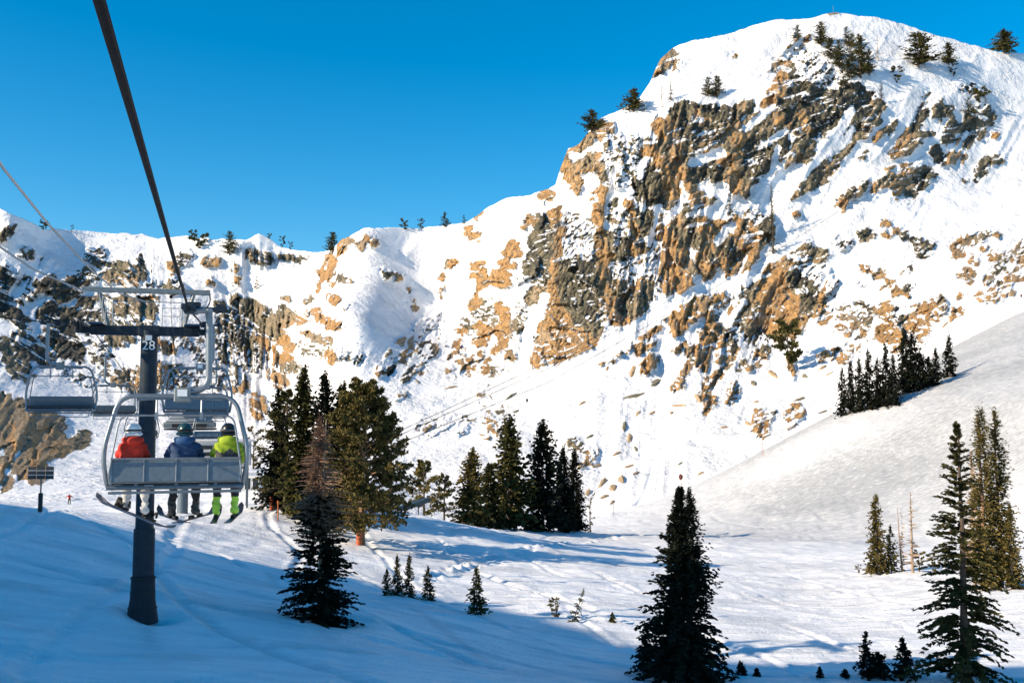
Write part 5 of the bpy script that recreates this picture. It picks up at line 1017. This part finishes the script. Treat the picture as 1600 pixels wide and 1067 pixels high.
def cabin(name, px0, px1, py0, py1, d, wall, lab, rows, cols, roofm, depth=3.0):
    q = at((px0+px1)/2, py1, d); g_ = float(ground_z(np.array([q[0]]), np.array([q[1]]))[0]); w = (px1-px0)*d/F; top = at(px0, py0, d)[2]
    r_ = empty(name, (q[0], q[1]+depth/2, g_), 0.12); hut(r_, w, depth, -0.2, top-g_, wall, rows, cols, white_paint, roofm); tag(r_, lab, "cabin"); return r_
cabin("white_cabin", 366, 402, 738, 782, 112, white_paint, "small white cabin with dark windows behind the occupied chair", 1, 3, plain("snowy_white_roof", (0.75, 0.77, 0.8), 0.7))
cabin("glass_cabin", 588, 609, 771, 798, 116, plain("teal_cabin_panel", (0.10, 0.20, 0.23), 0.4), "small teal glazed cabin half hidden by the spreading pine", 1, 2, plain("grey_roof_sheet", (0.22, 0.25, 0.27), 0.55), 2.0)
# sloping conveyor roof beside the grove
a = at(612, 800, 118); b = at(668, 780, 122); c0 = (a+b)/2; gz = float(ground_z(np.array([c0[0]]), np.array([c0[1]]))[0])
CV = empty("covered_conveyor", (c0[0], c0[1], gz)); A_ = a-np.array([c0[0], c0[1], gz]); B_ = b-np.array([c0[0], c0[1], gz])
e = B_-A_; L_ = np.linalg.norm(e); rot = Vector([float(k) for k in e]).to_track_quat('X', 'Z').to_matrix()
MB().box((A_+B_)/2, (L_, 1.4, 0.45), rot, bev=0.08).build("roof", plain("dark_teal_canopy", (0.030, 0.055, 0.062), 0.5), CV)
MB().box((A_+B_)/2-np.array([0, 0.72, -0.12]), (L_, 0.05, 0.16), rot).build("edge_strip", grey_paint, CV)
for f_ in (0.25, 0.75):
    p = A_+e*f_; MB().tube([(p[0], p[1]-0.4, -0.5), (p[0], p[1]-0.4, p[2])], 0.07, 6).build("post", dark_steel, CV)
tag(CV, "dark sloping covered conveyor between the spreading pine and the grove", "conveyor")

# ------------------------------------------------------------------ signs, poles, pads, far skier
sp = ground_hit(62, 797); d = sp[1]; mp_ = d/F
SG = empty("trail_sign", sp); zt = at(62, 728, d)[2]-sp[2]; zb = at(62, 749, d)[2]-sp[2]; wS = 41*mp_
MB().tube([(0, 0.06, -0.5), (0, 0.06, zt-0.1)], 0.045, 8).build("post", plain("grey_post", (0.14, 0.15, 0.15), 0.6, 0.2), SG)
MB().box((0, 0.06, 0.45), (0.22, 0.22, 1.1), bev=0.05).build("post_pad", plain("dark_green_pad", (0.025, 0.032, 0.030), 0.8), SG)
bh = (zt-zb)/3
bm_ = plain("dark_sign_back", (0.035, 0.045, 0.048), 0.7, 0, 0.2, 5)
for k in range(3):
    for c_ in range(3):
        MB().box(((c_-1)*wS/3, 0, zb+bh*(k+0.5)), (wS/3-0.035, 0.03, bh-0.05), bev=0.006).build("board", bm_, SG)
for k in range(2): MB().box((0, 0.012, zb+bh*(k+1)), (wS, 0.05, 0.035)).build("rail", plain("pale_rail", (0.5, 0.52, 0.52), 0.6), SG)
MB().tube([(0, 0.05, (zt+zb)/2-0.05), (0.14, 0.02, (zt+zb)/2+0.08)], 0.03, 6).build("bracket", grey_paint, SG)
tag(SG, "back of a trail sign of dark boards on a post at the left edge", "sign")
orange = plain("orange_plastic", (0.42, 0.085, 0.015), 0.6, 0, 0.15, 10)
def pole(px, base, top, r, lab, mat=orange, disc=None, on='g', d=None, nm="marker_pole"):
    if d is not None:
        q = at(px, base, d); p = np.array([q[0], q[1], float(full_ground(np.array([q[0]]), np.array([q[1]]))[0])])
    else: p = ground_hit(px, base) if on == 'g' else mount_at(px, base)[0]
    if p is None: p = mount_at(px, base)[0]
    H = at(px, top, p[1])[2]-p[2]; o = empty(nm, p)
    MB().tube([(0, 0, -0.4), (0.01*H, 0, H*0.5), (0.0, 0.01*H, H)], r, 6).build("shaft", mat, o)
    if disc: MB().lathe([(disc*0.2, -disc*1.5), (disc, -disc*0.7), (disc, disc*0.7), (disc*0.2, disc*1.5)], (0, 0, H), 12).build("head", plain("dark_red_marker", (0.10, 0.02, 0.015), 0.7), o)
    else: MB().tube([(0, 0, H*0.86), (0, 0, H*0.98)], r*1.5, 6).build("reflective_band", mat, o)
    tag(o, lab, "pole", "marker poles"); return o
pole(409, 791, 765, 0.06, "upright orange pole left of the orange pads by the tall firs"); pole(434, 812, 782, 0.06, "orange pole nearest the dark-skirted fir")
pole(1064, 772, 745, 0.06, "slope marker pole with dark round head above the black fir", disc=0.42); pole(1192, 712, 692, 0.05, "thin orange pole below the rocks at the edge of the grey slope"); pole(1298, 652, 636, 0.05, "thin orange pole left of the long row of dark firs")
pole(1457, 560, 541, 0.05, "thin orange pole between the dark firs and the crag"); pole(1516, 522, 504, 0.05, "thin orange pole high on the edge of the grey slope"); pole(1596, 477, 462, 0.05, "marker pole with dark head at the right edge of the picture", disc=0.35)
pole(958, 806, 780, 0.06, "dark wooden stake right of the middle grove", M_BARK); pole(1302, 24, 10, 0.10, "thin pole standing on the summit", plain("grey_post", (0.14, 0.15, 0.15), 0.6, 0.2), on='m')
def padded(px, base, top, d, w, lab):
    q = at(px, base, d); p = np.array([q[0], q[1], float(full_ground(np.array([q[0]]), np.array([q[1]]))[0])]); H = at(px, top, d)[2]-p[2]; o = empty("orange_pad", p)
    MB().lathe([(w*0.95, -0.3), (w, 0.0), (w*1.03, H*0.5), (w*0.92, H*0.96), (w*0.7, H)], (0, 0, 0), 14).build("pad", orange, o)
    for f_ in (0.3, 0.7): MB().lathe([(w*1.05, H*f_-0.03), (w*1.05, H*f_+0.03)], (0, 0, 0), 14).build("strap", black_rubber, o)
    tag(o, lab, "pad", "orange pads"); return o
padded(561, 855, 820, 85.4, 0.24, "orange pad wrapped round the foot of the spreading pine"); padded(424, 798, 770, 99, 0.2, "orange pad on a post left of the dark-skirted fir")
# the far lone skier in red
kp = at(108, 795, 165); kg = float(full_ground(np.array([kp[0]]), np.array([kp[1]]))[0]); KP = empty("person", (kp[0], kp[1], kg)); KP.rotation_euler = (0, 0, 0.5)
Vv = lambda *a_: np.array(a_, float)
KJ = {"pelvis": (Vv(0, 0, 0.95), (0.16, 0.13)), "chest": (Vv(0, 0.08, 1.32), (0.20, 0.15)), "neck": (Vv(0, 0.12, 1.52), 0.07), "head": (Vv(0, 0.14, 1.66), 0.11)}
KE = [("pelvis", "chest"), ("chest", "neck"), ("neck", "head")]
for k, s in (("l", -1), ("r", 1)):
    KJ["sh"+k] = (Vv(s*0.2, 0.08, 1.40), 0.085); KJ["el"+k] = (Vv(s*0.42, 0.15, 1.22), 0.065); KJ["wr"+k] = (Vv(s*0.50, 0.40, 1.12), 0.05)
    KJ["hip"+k] = (Vv(s*0.1, 0, 0.88), 0.11); KJ["kn"+k] = (Vv(s*0.14, 0.12, 0.5), 0.08); KJ["an"+k] = (Vv(s*0.15, 0.0, 0.10), 0.075); KJ["to"+k] = (Vv(s*0.15, 0.16, 0.06), 0.06)
    KE += [("chest", "sh"+k), ("sh"+k, "el"+k), ("el"+k, "wr"+k), ("pelvis", "hip"+k), ("hip"+k, "kn"+k), ("kn"+k, "an"+k), ("an"+k, "to"+k)]
def kreg(C): return np.where(C[:, 2] > 1.58, 2, np.where(C[:, 2] > 0.9, 0, 1))
link(bpy.data.objects.new("body", skin_body("body", KJ, KE, [cloth("deep_red_jacket", (0.42, 0.02, 0.02)), black_cloth, plain("black_helmet", (0.012, 0.013, 0.015), 0.25)], kreg)), KP)
tag(KP, "distant lone skier in red standing on the snow beyond the left crest", "person")
for s, nm in ((-1, "left"), (1, "right")):
    V, q = plank(1.65, 0.10, 0.02, 0.12); e = empty("ski", (kp[0]+s*0.15*math.cos(0.5), kp[1]+s*0.15*math.sin(0.5), kg+0.02)); e.rotation_euler = (0, 0, 0.5); MB().add(V, q).build("ski_body", ski_dark, e); tag(e, nm+" ski of the distant lone skier in red", "ski", "skis of the lone skier")

# ------------------------------------------------------------------ ropes of the far lift in front of the cliffs
def far_rope(pts, lab):
    P = [at(x, y, d_) for x, y, d_ in pts]; cable("far_lift_rope", P, 0.075, rope_mat, 0.0, lab, "rope", "ropes of the far lift", 60)
far_rope([(560, 703, 215), (642, 665, 250), (860, 564, 335), (1000, 489, 385), (1150, 400, 420)], "uppermost thin rope of the far lift crossing below the cliffs")
far_rope([(560, 710, 214), (648, 669, 249), (860, 574, 334), (1000, 496, 384), (1180, 390, 425)], "middle thin rope of the far lift crossing below the cliffs")
far_rope([(600, 703, 216), (691, 665, 250), (860, 596, 320), (1112, 452, 390), (1200, 400, 412), (1300, 337, 440), (1444, 243, 470), (1490, 212, 478)], "lowest thin rope of the far lift climbing to the upper right snowfield")
